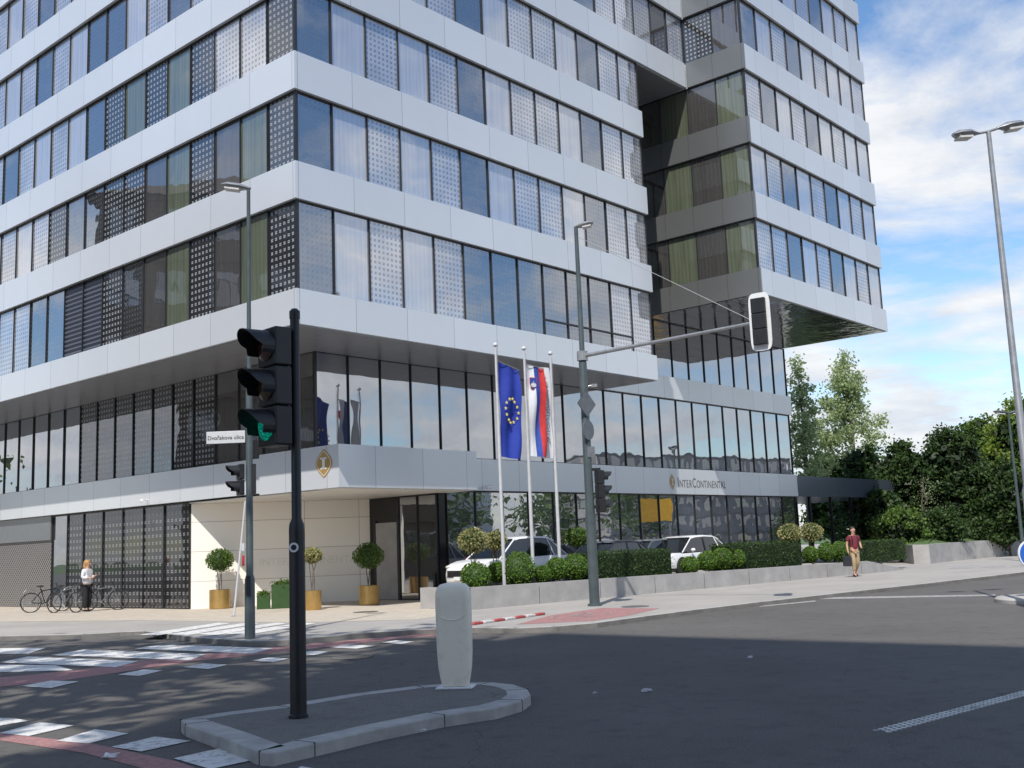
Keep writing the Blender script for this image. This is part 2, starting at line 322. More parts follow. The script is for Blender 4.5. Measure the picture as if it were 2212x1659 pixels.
# ------------------------------------------------------------------ ground
def g2(x,y,z=0): q=G(x,y,z); return (q.x,q.y)
tag(MB().box(-900,900,-300,1500,-.3,-.02).build('ground','grass'),kind='structure')
tag(MB().box(-160,160,-120,190,-.02,0).build('road','asphalt'),kind='structure')
edge=[(-400,1382),(0,1375),(180,1371),(260,1366),(310,1364),(430,1378),(540,1386),(640,1382),(760,1370),(880,1362),(1010,1356),(1110,1358),(1200,1354),(1290,1346),(1400,1331),(1500,1318),(1650,1300),(1800,1283),(2000,1261),(2300,1226)]
ep=[g2(x,y,.1) for x,y in edge]; ep2=ep+[(75,98),(75,185),(-155,185),(-155,135),(-62,66)]
tag(MB().prism(ep2,-.01,.1).build('pavement','pavement'),kind='structure')
def ribbon(mb,pts,w,z0,z1,mi=0,side=1):
    for i in range(len(pts)-1):
        a=Vector((pts[i][0],pts[i][1],0));b=Vector((pts[i+1][0],pts[i+1][1],0)); d=(b-a)
        if d.length<1e-6: continue
        d.normalize(); n=Vector((-d.y,d.x,0))*side*w
        mb.prism([a,b,b+n,a+n] if side>0 else [a,a+n,b+n,b],z0,z1,mi)
    return mb
k=MB(); ribbon(k,ep,.16,-.005,.106); tag(k.build('kerb','kerb'),kind='structure')
def strip(name,up,lo,z,mat,label=None):
    mb=MB()
    for i in range(len(up)-1):
        q=[G(*lo[i],z),G(*lo[i+1],z),G(*up[i+1],z),G(*up[i],z)]; mb.face(q)
    return tag(mb.build(name,mat),kind='structure')
def quads(name,L,z,mat):
    mb=MB()
    for q in L: mb.face([G(x,y,z) for x,y in q])
    return tag(mb.build(name,mat),kind='structure')
quads('forecourt_paving',[[(-200,1345),(300,1340),(640,1345),(900,1338),(1018,1322),(1000,1276),(800,1274),(412,1290),(0,1296),(-200,1298)]],.104,'paving')
strip('red_cycle_lane',[(-80,1472),(150,1449),(400,1417),(700,1388),(880,1372),(1000,1364)],[(-80,1492),(150,1468),(400,1431),(700,1398),(880,1378),(1000,1369)],.004,'redlane')
quads('red_cycle_crossing',[[(1115,1349),(1190,1329),(1300,1313),(1425,1314),(1360,1329),(1280,1341)]],.104,'redlane')
strip('red_lane_edge',[(-60,1577),(0,1583),(200,1606),(380,1644),(450,1668)],[(-60,1590),(0,1599),(180,1626),(330,1665),(380,1690)],.004,'redlane')
W_=[[(-40,1550),(30,1551),(62,1557),(-10,1569)],[(0,1583),(85,1560),(160,1567),(60,1590)],[(122,1600),(205,1575),(278,1584),(190,1606)],[(240,1613),(335,1591),(412,1600),(305,1623)],[(375,1638),(480,1615),(568,1637),(455,1661)],[(600,1690),(650,1655),(740,1670),(700,1700)],
[(-60,1453),(-60,1435),(120,1437),(160,1448)],[(0,1431),(60,1418),(300,1428),(250,1441)],[(110,1415),(180,1403),(445,1413),(410,1426)],[(290,1401),(350,1392),(590,1400),(545,1412)],[(-60,1412),(-60,1401),(100,1399),(60,1412)],
[(45,1482),(110,1470),(170,1472),(110,1486)],[(255,1457),(310,1446),(352,1448),(300,1460)],[(395,1441),(440,1433),(492,1436),(450,1445)],[(545,1427),(580,1420),(625,1422),(590,1430)],[(640,1412),(670,1406),(710,1408),(680,1415)],[(712,1398),(750,1392),(812,1395),(770,1401)],[(825,1388),(855,1383),(895,1386),(865,1391)]]
quads('crossing_marking',W_,.0085,'paint')
Z_=[[(x0,1371-(x0-290)*.012),(x0+42,1372),(x0+200,1346),(x0+172,1345)] for x0 in (300,362,424,486)]
quads('zebra_marking',Z_,.109,'paint')
quads('lane_marking',[[(1740,1295),(1742,1291),(2150,1284),(2150,1287)],[(1640,1311),(1640,1309),(1760,1297),(1765,1299)],[(1960,1268),(1975,1265),(2065,1255),(2055,1258)],[(2080,1251),(2090,1249),(2212,1234),(2212,1236)]],.005,'faded')
quads('far_crossing_marking',[[(2050,1228),(2060,1224),(2110,1223),(2105,1227)],[(2120,1226),(2130,1222),(2175,1220),(2170,1224)],[(2185,1223),(2192,1219),(2240,1217),(2235,1221)]],.106,'faded')
mb=MB(); a0,a1=G(1893,1578),G(2212,1494); u=(a1-a0); L=u.length+2; u.normalize(); n=Vector((u.y,-u.x,0))
for i in range(int(L/.085)):
    for j in range(3):
        c=a0+u*(i*.085+(.04 if j%2 else 0))+n*(j*.06); mb.box(c.x-.024,c.x+.024,c.y-.022,c.y+.022,.0,.006)
tag(mb.build('studded_line_marking','paint'),kind='structure')
mb=MB()
for cx,cy in ((1232,1332),(1282,1327)):
    c=G(cx,cy,.109)
    for i in range(20):
        t0,t1=2*math.pi*i/20,2*math.pi*(i+1)/20
        mb.face([(c.x+.45*math.cos(t0),c.y+.7*math.sin(t0),.11),(c.x+.45*math.cos(t1),c.y+.7*math.sin(t1),.11),(c.x+.42*math.cos(t1),c.y+.65*math.sin(t1),.11),(c.x+.42*math.cos(t0),c.y+.65*math.sin(t0),.11)])
a=G(1232,1332,.11); b=G(1282,1327,.11); t_=G(1262,1322,.11)
for u0,u1 in ((a,t_),(t_,b),(a,b)):
    d=(u1-u0).normalized(); n=Vector((-d.y,d.x,0))*.02; mb.face([u0-n,u1-n,u1+n,u0+n])
tag(mb.build('cycle_symbol_marking','faded'),kind='structure')
p0=G(1022,1351,.1);p1=G(1180,1328,.1)
for i in range(7):
    a=p0.lerp(p1,i/7+.01); b=p0.lerp(p1,(i+1)/7-.01); d=(b-a).normalized(); n=Vector((-d.y,d.x,0))*.14
    o=MB().prism([a,b,b+n,a+n],.1,.16).build('kerb_block','kerbred' if i%2==0 else 'kerbwhite',bevel=.02)
    tag(o,('red painted' if i%2==0 else 'white painted')+' kerb block beside the cycle crossing, number '+['one','two','three','four','five','six','seven'][i]+' from the left of the row','kerb block','red and white kerb blocks')
for x,y,lb in ((760,1420,'round manhole cover in the shaded road right of the thin lamp post'),(40,1388,'manhole cover in the road at the far left of the photo'),(790,1322,'manhole cover in the pavement in front of the rightmost gold pot'),(380,1390,'drain cover by the kerb left of the thin lamp post'),(1372,1310,'drain cover in the pavement right of the tall mast')):
    z=.106 if y<1330 else .004; c=G(x,y,z); mb=MB().lathe([(0.001,.004),(.3,.004),(.3,-.0)],(c.x,c.y,z)); mb.lathe([(.3,.006),(.36,.006),(.36,0)],(c.x,c.y,z)); tag(mb.build('manhole_cover','cargrey'),lb,'manhole cover')
for x,y,s_,lb in ((1400,1494,.07,'crumpled white paper scrap alone on the dark road right of the island'),(915,1584,.04,'small white paper scrap beside the front kerb of the island'),(238,1636,.06,'pale scrap lying on the red lane edge at the bottom left'),(1620,1422,.035,'tiny white scrap on the shaded road farther right'),(1285,1500,.03,'tiny pale crumb on the road between the island and the larger scrap')):
    c=G(x,y,.01); mb=MB()
    for i in range(5):
        q=[(c.x+random.uniform(-s_,s_)*1.3,c.y+random.uniform(-s_,s_),.012+random.random()*.04) for _ in range(4)]; mb.face(q)
    tag(mb.build('paper_scrap','white'),lb,'litter')
# ------------------------------------------------------------------ traffic island
isl=[(390,1562),(470,1548),(600,1524),(760,1498),(900,1481),(1000,1474),(1060,1473),(1110,1478),(1140,1488),(1146,1499),(1128,1512),(1070,1528),(960,1552),(820,1580),(680,1612),(590,1632),(560,1630),(480,1600),(400,1572)]
isl=[(x,y-8 if y>1540 else y) for x,y in isl]
ip=[g2(x,y,.12) for x,y in isl]
e=empty('traffic_island',(0,0,0),label='raised traffic island with pale stone kerb in the foreground road',cat='traffic island')
def inset(poly,d):
    out=[]; n=len(poly)
    for i in range(n):
        a=Vector(poly[i-1]);b=Vector(poly[i]);c=Vector(poly[(i+1)%n]); d1=(b-a).normalized(); d2=(c-b).normalized(); n1=Vector((-d1.y,d1.x)); n2=Vector((-d2.y,d2.x)); nn=(n1+n2).normalized(); out.append(b+nn*d*sg)
    return out
area=sum(ip[i-1][0]*ip[i][1]-ip[i][0]*ip[i-1][1] for i in range(len(ip))); sg=1 if area>0 else -1
inn=inset(ip,.26)
mb=MB(); n=len(ip)
for i in range(n):
    j=(i+1)%n; mb.face([(ip[i][0],ip[i][1],.12),(ip[j][0],ip[j][1],.12),(inn[j].x,inn[j].y,.12),(inn[i].x,inn[i].y,.12)]); mb.face([(ip[i][0],ip[i][1],-.01),(ip[j][0],ip[j][1],-.01),(ip[j][0],ip[j][1],.12),(ip[i][0],ip[i][1],.12)])
mb.build('kerb_ring','kerb',e,weld=True,bevel=.02)
MB().face([(q.x,q.y,.118) for q in inn]).build('asphalt_top','islandtop',e)
mb=MB()
for t in range(0,n):
    a=Vector((ip[t][0],ip[t][1],0)); b=Vector((inn[t].x,inn[t].y,0)); d=(b-a).normalized(); q=Vector((-d.y,d.x,0))*.004
    if t%2==0: mb.prism([a-q-d*.003,a+q-d*.003,b+q,b-q],.0,.1225)
tag(mb.build('kerb_joint','rubber',e),kind='stuff')
# ------------------------------------------------------------------ bollard
c=G(985,1486,.12); e=empty('island_bollard',(c.x,c.y,.12),R(-8),'off white plastic bollard with rounded top standing on the traffic island','bollard')
prof=[(.0,.15,.11),(.03,.16,.115),(.1,.175,.12),(.22,.195,.125),(.4,.206,.13),(1.0,.212,.13),(1.09,.207,.125),(1.15,.19,.115),(1.19,.15,.09),(1.205,.08,.055),(1.208,.01,.01)]
mb=MB(); rings=[]
for (z,wx,wy) in prof:
    ring=[]
    for i in range(32):
        t=2*math.pi*i/32; ct,st=math.cos(t),math.sin(t); e_=.42; ring.append((wx*math.copysign(abs(ct)**e_,ct),wy*math.copysign(abs(st)**e_,st),z+.03))
    rings.append(ring)
for k_ in range(len(rings)-1):
    for i in range(32):
        j=(i+1)%32; mb.face([rings[k_][i],rings[k_][j],rings[k_+1][j],rings[k_+1][i]])
mb.build('shell','bollard',e,smooth=True)
mb=MB(); mb.box(-.22,.22,-.15,.15,0,.025); mb.build('base_plate','white',e,bevel=.01)
mb=MB(); pts=[]
for t in range(9): a_=math.pi+math.pi*t/8; pts.append(Vector((.165*math.cos(a_),-.134,.9+.1*math.sin(a_))))
pts=[Vector((-.165,-.131,1.08))]+pts+[Vector((.165,-.131,1.08))]
mb.path(pts,.006,5); mb.build('moulded_ridge','bollard',e)
# ------------------------------------------------------------------ signals
def hood(mb,cx,cz,rr,y0,dep,mi=0):
    n=18
    for k_ in range(n):
        t0=math.pi*(-.16+1.32*k_/n); t1=math.pi*(-.16+1.32*(k_+1)/n)
        def q(t,rad,y): return (cx+rad*math.cos(t),y,cz+rad*math.sin(t))
        d0=dep*(.45+.55*max(0,math.sin(t0))**.5); d1=dep*(.45+.55*max(0,math.sin(t1))**.5)
        mb.face([q(t0,rr,y0),q(t1,rr,y0),q(t1,rr*.97,y0-d1),q(t0,rr*.97,y0-d0)],mi)
        mb.face([q(t0,rr*.95,y0),q(t1,rr*.95,y0),q(t1,rr*.92,y0-d1),q(t0,rr*.92,y0-d0)],mi)
        mb.face([q(t0,rr*.97,y0-d0),q(t1,rr*.97,y0-d1),q(t1,rr*.92,y0-d1),q(t0,rr*.92,y0-d0)],mi)
mg,ntg,og=newmat('green_lamp'); ev=N(ntg,'ShaderNodeEmission'); ev.inputs[1].default_value=.42
vv=coord(ntg); s_=N(ntg,'ShaderNodeTexVoronoi'); s_.inputs['Scale'].default_value=40; ntg.links.new(vv,s_.inputs['Vector'])
ntg.links.new(mix(ntg,ramp(ntg,s_.outputs['Distance'],.1,.6),(.04,.7,.48),(.0,.22,.17)),ev.inputs[0]); ntg.links.new(ev.outputs[0],og.inputs[0]); MT['green_on']=mg
MT['lens_red']=simple('dark_red_lens',(.03,.006,.008),.25); MT['lens_amber']=simple('dark_amber_lens',(.03,.018,.008),.25); MT['lens_green']=simple('dark_green_lens',(.01,.04,.03),.25)
def signal(parent,M3,H=1.25,nl=3,on=True,names=True,dp=.75):
    w=H/nl*.86; D=.16*H
    mb=MB()
    for k_ in range(nl): mb.box(-w/2,w/2,-D/2,D/2,H/nl*k_+.004,H/nl*(k_+1)-.004)
    hs=mb.build('housing','black',parent,bevel=.02); hs.matrix_local=M3
    for k_ in range(nl):
        cz=H/nl*(k_+.5); mt=('green_on' if on else 'lens_green') if k_==0 else ('lens_red' if k_==nl-1 else 'lens_amber')
        m2=MB().lathe([(.001,-.05),(w*.25,-.04),(w*.42,0)],(0,-D/2-.012,cz),axis='y'); o=m2.build('lens',mt,parent,smooth=True); o.matrix_local=M3
        m2=MB(); hood(m2,0,cz,w*.49,-D/2,w*dp); o=m2.build('hood','black',parent); o.matrix_local=M3
c=G(645,1550,.12)
e=empty('traffic_light',(c.x,c.y,.12),0,'large black traffic light glowing green on a black post on the island','traffic light')
mb=MB().lathe([(.085,0),(.082,1.9),(.078,1.96),(.052,2.02),(.05,4.18)],n=24); mb.build('pole','black',e,smooth=True)
MB().lathe([(.056,4.16),(.058,4.24),(.03,4.27),(.001,4.27)],n=20).build('pole_cap','black',e)
MB().lathe([(.1,0),(.1,.03),(.086,.04)],n=24).build('base_collar','black',e)
Mh=Matrix.Translation((-.21,-.04,2.78))@Matrix.Rotation(R(-46),4,'Z')
signal(e,Mh,1.27,dp=.84)
mb=MB(); mb.box(-.14,.02,-.03,.03,2.86,2.92); mb.box(-.14,.02,-.03,.03,3.9,3.96); mb.box(-.13,-.07,-.06,.06,2.8,4.02); mb.build('bracket','black',e)
m_=MB().lathe([(.001,0),(.05,0),(.05,.004),(.001,.004)],(0,0,0),axis='y',n=16); o=m_.build('sticker','white',e); o.location=(-.015,-.088,1.72)
MB().lathe([(.001,-.003),(.03,-.003)],(-.015,-.088,1.72),axis='y',n=10).build('sticker_emblem','black',e)
# ------------------------------------------------------------------ thin lamp
c=G(540,1380,.1); LS=c.y/2330.0
hzn=1181-.04*(540-1106)
def zpx(y): return EYE+(hzn-y)*LS
e=empty('street_lamp',(c.x,c.y,.1),0,'thin dark lamp post with one head pointing left, signal and street sign on it','street lamp')
Ht=zpx(386)-.1
MB().lathe([(.11,0),(.105,1.2),(.075,1.3),(.07,5.2),(.05,5.3),(.04,Ht)],n=14).build('pole','pole',e,smooth=True)
def lamphead(parent,off,dirv,zt,L=.55,mat='steel',tilt=-8,wk=1):
    T=Matrix.Translation((off[0],off[1],zt))@Matrix.Rotation(math.atan2(dirv[1],dirv[0]),4,'Z')@Matrix.Rotation(R(tilt),4,'Y')
    mb=MB(); st=[(-.05,.03,.025),(.08,.08*wk,.055),(.2,.14*wk,.08*wk),(L*.78,.15*wk,.075*wk),(L,.07,.035)]
    for i in range(len(st)-1):
        A=[T@Vector((st[i][0],st[i][1]*math.cos(t),st[i][2]*math.sin(t))) for t in [2*math.pi*k_/10 for k_ in range(10)]]
        B=[T@Vector((st[i+1][0],st[i+1][1]*math.cos(t),st[i+1][2]*math.sin(t))) for t in [2*math.pi*k_/10 for k_ in range(10)]]
        for k_ in range(10):
            j=(k_+1)%10; mb.face([A[k_],A[j],B[j],B[k_]])
        if i==len(st)-2: mb.face(B)
    o=mb.build('lamp_head',mat,parent,smooth=True)
    MB().box(.18,L*.85,-.11*wk,.11*wk,-.095*wk,-.06*wk,T=T).build('lamp_glass','lampglass',o)
lamphead(e,(0,0),(-1,-.1),Ht+.02,.58)
zs=zpx(945)-.1
se=MB(); se.box(-.9,-.08,-.03,-.01,zs-.13,zs+.13); pl=se.build('street_sign','signwhite',e,bevel=.02)
fr=MB(); fr.box(-.915,-.065,-.008,.0,zs-.145,zs+.145); fr.build('sign_frame','black',pl)
text('sign_text','Dvořakova ulica',.118,'black',pl,Matrix.Translation((-.49,-.033,zs-.01))@RX,.002)
signal(e,Matrix.Translation((-.19,0,zpx(1072)-.1))@Matrix.Rotation(R(-60),4,'Z'),.66,2,False,dp=.9)
MB().box(.05,.13,-.05,.05,zpx(1070)-.1,zpx(1005)-.1).build('signal_box','black',e)
MB().box(-.14,-.09,-.075,-.07,zpx(1222)-.1,zpx(1200)-.1).build('sticker','red',e); MB().box(-.15,-.09,-.08,-.072,zpx(1190)-.1,zpx(1174)-.1).build('notice','signwhite',e)
MB().box(-.04,.04,-.12,-.105,zpx(1285)-.1,zpx(1243)-.1).build('push_button','black',e)
a=G(505,1332,.1); b=DP(530,1082,a.y+.2)
e=empty('leaning_post',(a.x,a.y,.1),0,'slim pale grey post leaning beside the thin lamp post','post'); q=b-a
MB().tube((0,0,0),(q.x,q.y,q.z),.03,.027).build('post','whitepole',e); MB().lathe([(.07,0),(.07,.02),(.04,.03)]).build('base_plate','steel',e)
# ------------------------------------------------------------------ centre mast
c=G(1285,1309,.1); LS=c.y/2330.0; hzn=1181-.04*(1275-1106)
e=empty('signal_mast',(c.x,c.y,.1),0,'tall grey lamp mast with a long signal arm over the road by the flags','street lamp')
Ht=zpx(476)-.1
MB().lathe([(.14,0),(.135,2.4),(.12,2.6),(.11,6.6),(.075,6.75),(.055,Ht)],n=16).build('pole','pole',e,smooth=True)
MB().lathe([(.19,0),(.19,.06),(.14,.07)],n=16).build('base_collar','pole',e)
lamphead(e,(0,0),(1,-.2),Ht+.02,.5)
za=zpx(768)-.1; AL=5.2; A0=Vector((0,0,za)); A1=-eL*AL+Vector((0,0,za+.05))
MB().tube(A0,A1,.055,.04,10).tube((0,0,za-.13),(0,0,za+.13),.15,n=14).build('arm','steel',e)
MB().tube(Vector((0,0,Ht-.25)),A1+Vector((0,0,.1)),.008,n=5).build('guy_wire','steel',e)
Tb=Matrix.Translation(A1-eL*.28)@Matrix.Rotation(ANG+math.pi/2+R(8),4,'Z')
mb=MB(); n=24; pts=[]
for i in range(n*1):
    t=2*math.pi*i/n; pts.append((.27*math.copysign(abs(math.cos(t))**.4,math.cos(t)),.72*math.copysign(abs(math.sin(t))**.3,math.sin(t))))
Fp=[Tb@Vector((x,-.012,z)) for x,z in pts]; Bp=[Tb@Vector((x,.012,z)) for x,z in pts]
mb.face(Fp); mb.face(Bp[::-1])
for i in range(n): j=(i+1)%n; mb.face([Fp[i],Fp[j],Bp[j],Bp[i]])
mb.build('backing_board','white',e)
dn=(Tb.to_3x3()@Vector((0,1,0))); away=1 if dn.y>0 else -1
for k_ in range(3):
    z0_=-.58+.387*k_; MB().box(-.18,.18,-.2,-.014,z0_+.004,z0_+.383,T=Tb).build('signal_housing','black',e,bevel=.02); MB().box(-.18,.18,.014,.12,z0_+.004,z0_+.383,T=Tb).build('signal_housing','black',e,bevel=.02)
    mb=MB(); hood(mb,0,-.38+.38*k_,.16,0,.26)
    o=mb.build('hood','black',e); o.matrix_local=Tb@Matrix.Rotation(math.pi if away>0 else 0,4,'Z')@Matrix.Translation((0,-.12 if away>0 else -.2,0))
MB().box(-.03,.03,-.24,.02,-.04,.04,T=Tb).build('clamp','steel',e)
zc=zpx(875)-.1
mb=MB(); T=Matrix.Translation((.05,-.13,zc))@Matrix.Rotation(R(44),4,'Z')
mb.face([T@Vector(q) for q in ((0,0,-.36),(.36,0,0),(0,0,.36),(-.36,0,0))]); mb.face([T@Vector(q) for q in ((0,.012,-.38),(.38,.012,0),(0,.012,.38),(-.38,.012,0))]); mb.build('diamond_sign',['signback'],e)
o=MB().lathe([(.001,0),(.27,0),(.27,.02),(.001,.02)],axis='y',n=28).build('round_sign','signback',e); o.location=(.06,-.13,zpx(932)-.1); o.rotation_euler=(0,0,R(52))
MB().box(.0,.2,-.13,-.11,zpx(991)-.1,zpx(968)-.1,T=None).build('plate_sign','signback',e)
signal(e,Matrix.Translation((.3,.05,zpx(1110)-.1))@Matrix.Rotation(R(105),4,'Z'),1.15,3,False)
MB().box(.08,.34,-.03,.03,zpx(1020)-.1,zpx(1014)-.1).box(.08,.34,-.03,.03,zpx(1100)-.1,zpx(1094)-.1).build('bracket','black',e)
MB().path([(.08,0,zpx(845)-.1),(.12,0,zpx(835)-.1),(.3,0,zpx(833)-.1)],.02).box(.2,.36,-.07,.07,zpx(838)-.1,zpx(831)-.1).build('detector','steel',e)
# ------------------------------------------------------------------ right double lamp
t=DP(2135,284,23.0); e=empty('street_lamp',(t.x,t.y,0),0,'tall grey lamp post with two heads at the right edge of the photo','street lamp')
Ht=t.z; MB().lathe([(.13,0),(.12,2.5),(.085,2.6),(.05,Ht)],n=14).build('pole','steel',e,smooth=True)
dv=Vector((1,.15,0)).normalized(); UZ=Vector((0,0,1))
MB().path([-dv*.3+UZ*(Ht-.06),UZ*Ht,dv*.28+UZ*(Ht+.09)],.03).build('cross_arm','steel',e)
lamphead(e,-dv*.28,-dv,Ht-.05,.58,tilt=4,wk=1.2); lamphead(e,dv*.26,dv,Ht+.09,.62,tilt=-10,wk=1.2)
t=DP(2178,892,52); e=empty('street_lamp',(t.x,t.y,0),0,'distant small dark lamp post in front of the right hand trees','street lamp')
MB().lathe([(.09,0),(.05,t.z)],n=8).build('pole','pole',e); lamphead(e,(0,0),(1,0),t.z,.7,'pole'); lamphead(e,(0,0),(-1,0),t.z,.7,'pole')
# ------------------------------------------------------------------ hotel
hotel=empty('hotel_building',C,ANG,'glass hotel block with white horizontal bands, entrance canopy and glazed podium','building')
wing=empty('hotel_wing',C+eR*20.9-eL*2.8,ANG,'projecting glass wing with white bands and polished underside hanging right of the main block','building')
wing_off=Matrix.Translation((-20.9,2.8,0))
pw=1.32; AE=13*pw; I_=2.71
WZ={1:(8.87,11.40)}
for k_ in range(2,12): WZ[k_]=(12.46+3.2*(k_-2),14.56+3.2*(k_-2))
Z0b,Z0t,ZS=3.72,4.82,7.90
def pane(side,plane,s0,s1,z0,z1,typ,parent,name='window',mb=None,mats=None):
    own=mb is None
    if own: mb=MB(); mats=[{'L':'louvre'}.get(typ,'g'+typ),'mull']; gi,mi_=0,1
    else: gi=mats.index({'L':'louvre'}.get(typ,'g'+typ)); mi_=mats.index('mull')
    f=.016
    t0,t1,t2=[.05+random.uniform(-.004,.004) for _ in range(3)]
    def bx(a,b,d0,d1,c0,c1,mi):
        if side=='B': mb.box(a,b,plane+d0,plane+d1,c0,c1,mi)
        else: mb.box(plane+d0,plane+d1,a,b,c0,c1,mi)
    dz=(t0+t2-t1)
    if side=='B': mb.face([(s0,plane+t0,z0),(s1,plane+t1,z0),(s1,plane+t2,z1),(s0,plane+dz,z1)],gi,[(s0,z0),(s1,z0),(s1,z1),(s0,z1)])
    else: mb.face([(plane+t0,s0,z0),(plane+t1,s0,z1),(plane+t2,s1,z1),(plane+dz,s1,z0)],gi,[(s0,z0),(s0,z1),(s1,z1),(s1,z0)])
    bx(s0+.001,s0+f,.0,.09,z0,z1,mi_); bx(s1-f,s1-.001,.0,.09,z0,z1,mi_); bx(s0+f,s1-f,.01,.09,z1-.045,z1-.001,mi_); bx(s0+f,s1-f,.01,.09,z0+.001,z0+.03,mi_)
    if own: return mb.build(name,mats,parent)
panes=[]
rows_R={1:"DCFCFDDDDDDFF"}
rows_L={1:"KGHKGHDKLLDDFFFDFFCFCFDCFF",2:"KGHKGHKKDDKFCFFFDFFCFDCFFC",3:"KFFKGKGKDCFCFDFFFFCFDCFFCF",4:"DFCFDFCDDCFDFCFFDFCFDCFFCF"}
for k_ in WZ:
    z0,z1=WZ[k_]
    sR=rows_R.get(k_,"DCFCFDCFFCDFF"); sL=rows_L.get(k_,"DFCFDFCDDCFDFCFFDFCFDCFFCF")
    for i in range(13): panes.append(('B',0,i*pw,(i+1)*pw,z0,z1,sR[i]))
    for i in range(24): panes.append(('A',0,i*pw,(i+1)*pw,z0,z1,sL[i]))
    if k_>=5:
        for i in range(3): panes.append(('B',0,AE+i*1.2467,AE+(i+1)*1.2467,z0,z1,'FHF'[i]))
def pd(q):
    s=(q[2]+q[3])/2; P=BW(s,q[1],0) if q[0]=='B' else BW(q[1],s,0); d=P.length
    if q[5]>30: d+=500
    return d if P.x/P.y>-.52 else d+300
panes.sort(key=pd)
for q in panes[:100]: pane(*q,hotel)
mats=['gF','gC','gD','gG','gH','gK','louvre','mull']; mb=MB()
for q in panes[100:]: pane(*q,None,mb=mb,mats=mats)
tag(mb.build('window',mats,hotel),kind='stuff')
for i in (8,9,10,11): MB().box(i*pw+.02,(i+1)*pw-.02,-.0,.044,9.42,9.47).build('window_transom','mull',hotel)
ends=32.0
def band(z0,z1,a1,parent=hotel): 
    return MB().box(-.1,a1,-.1,ends,z0,z1).build('cladding_band','clad',parent)
band(ZS,WZ[1][0],AE+.05)
for k_ in range(2,12): band(WZ[k_-1][1],WZ[k_][0],AE+.05 if k_<5 else 20.76)
band(WZ[11][1],WZ[11][1]+1.2,20.76)
MB().box(.0,AE,.0,ends-.1,ZS-.03,ZS-.001).build('soffit','soffit',hotel)
MB().box(AE+.06,20.7,.05,6,WZ[4][1]-.03,WZ[4][1]-.002).build('connector_soffit','soffit',hotel)
MB().box(.2,AE-.02,.2,ends-.2,ZS+.02,WZ[11][1]).build('wall','claddark',hotel)
MB().box(AE-.02,20.75,.2,10,WZ[4][1]+.02,WZ[11][1]).build('connector_wall','claddark',hotel)
PE=33.57
def podrow(z0,z1,aa,ab,typ,seq=None):
    n=round((ab-aa)/pw); w=(ab-aa)/n
    for i in range(n): pane('B',I_,aa+i*w,aa+(i+1)*w,z0,z1,(seq[i%len(seq)] if seq else typ),hotel,'glass_panel')
podrow(Z0t,ZS,I_,PE,'P'); podrow(WZ[1][0],WZ[1][1],AE+.2,PE,'P')
nl=21
for i in range(nl):
    b0=I_+i*pw; t='H' if i<4 else ('K' if i<11 else 'P')
    pane('A',I_,b0,b0+pw,Z0t,ZS,t,hotel,'glass_panel')
MB().box(I_-.1,PE+.1,I_-.1,30,Z0b,Z0t).build('cladding_band','clad',hotel)
MB().box(AE+.1,PE+.1,I_-.1,30,ZS,WZ[1][0]-.002).build('cladding_band','clad',hotel)
MB().box(I_+.2,PE-.02,I_+.2,29.8,Z0t+.01,ZS-.04).build('podium_wall','claddark',hotel)
MB().box(AE+.3,PE-.02,I_+.2,29.8,WZ[1][0],WZ[1][1]).build('podium_wall','claddark',hotel)
for k_ in (2,3,4):
    for i in range(3): pane('B',I_+.1,AE+i*1.2467,AE+(i+1)*1.2467,WZ[k_][0],WZ[k_][1],'G',hotel,'recess_window')
    MB().box(AE+.06,20.7,I_,I_+.3,WZ[k_-1][1],WZ[k_][0]).build('cladding_band','claddark',hotel)
MB().box(AE+.06,20.7,I_,I_+.3,WZ[4][1]-.4,WZ[4][1]-.04).build('cladding_band','claddark',hotel)
cb0=1.45; aE=PB(1030,1000,cb0)[0]
MB().box(I_-.16,aE,cb0,I_-.101,Z0b-.06,Z0t+.1).box(I_-.16,I_-.101,I_-.101,PA(560,1000,I_-.16)[0],Z0b-.06,Z0t+.1).build('canopy','clad',hotel)
MB().box(I_,aE-.1,cb0+.1,9.5,Z0b-.09,Z0b-.062).build('canopy_soffit','canopysoffit',hotel)
b4=PA(412,1250,2.9)[0]; aw=PB(960,1200,I_)[0]-.1; bw=PA(800,1200,aw)[0]
q0=Vector((2.9,b4)); q1=Vector((aw,bw)); d=(q1-q0).normalized(); n=Vector((-d.y,d.x))
if n.y<0: n=-n
MB().prism([q0,q1,q1+n*.3,q0+n*.3],.1,Z0b-.095).build('stone_wall','stone',hotel)
MB().box(aw,aw+.3,I_+.1,bw+.2,.1,Z0b-.095).build('entrance_wall','blackgloss',hotel)
bd0=PA(860,1200,aw)[0]; bd1=PA(815,1200,aw)[0]
MB().box(aw-.05,aw-.003,bd0,bd1,.12,2.75).build('entrance_door','concrete',hotel)
MB().box(aw-.06,aw-.002,bd0-.12,bd0-.02,.1,2.85).box(aw-.06,aw-.002,bd1+.02,bd1+.12,.1,2.85).build('door_frame','mull',hotel)
for i in range(2):
    w2=(bd0-.15-(I_+.15))/2; pane('A',aw-.1,I_+.15+i*w2,I_+.15+(i+1)*w2,.12,Z0b-.1,'S',hotel,'entrance_glass')
Mw=Matrix.Translation((q0.x,q0.y,0))@Matrix.Rotation(math.atan2(d.y,d.x),4,'Z')
MT['ghost']=simple('letter_reflection_tone',(.76,.72,.65),.7,var=.03)
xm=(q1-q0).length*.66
text('letter_reflection','INTERCONTINENTAL',.36,'ghost',hotel,Mw@Matrix.Translation((xm,-.006,1.55))@RX,.004)  # reflection of sign letters on the wall, modelled in a darker tone
xs=[410,355,310,265,222,180,145]
bs=[PA(x,1250,2.9)[0] for x in xs]
for i in range(6): pane('A',2.85,bs[i]+.0,bs[i+1],.12,Z0b-.02,'J',hotel,'patterned_panel')
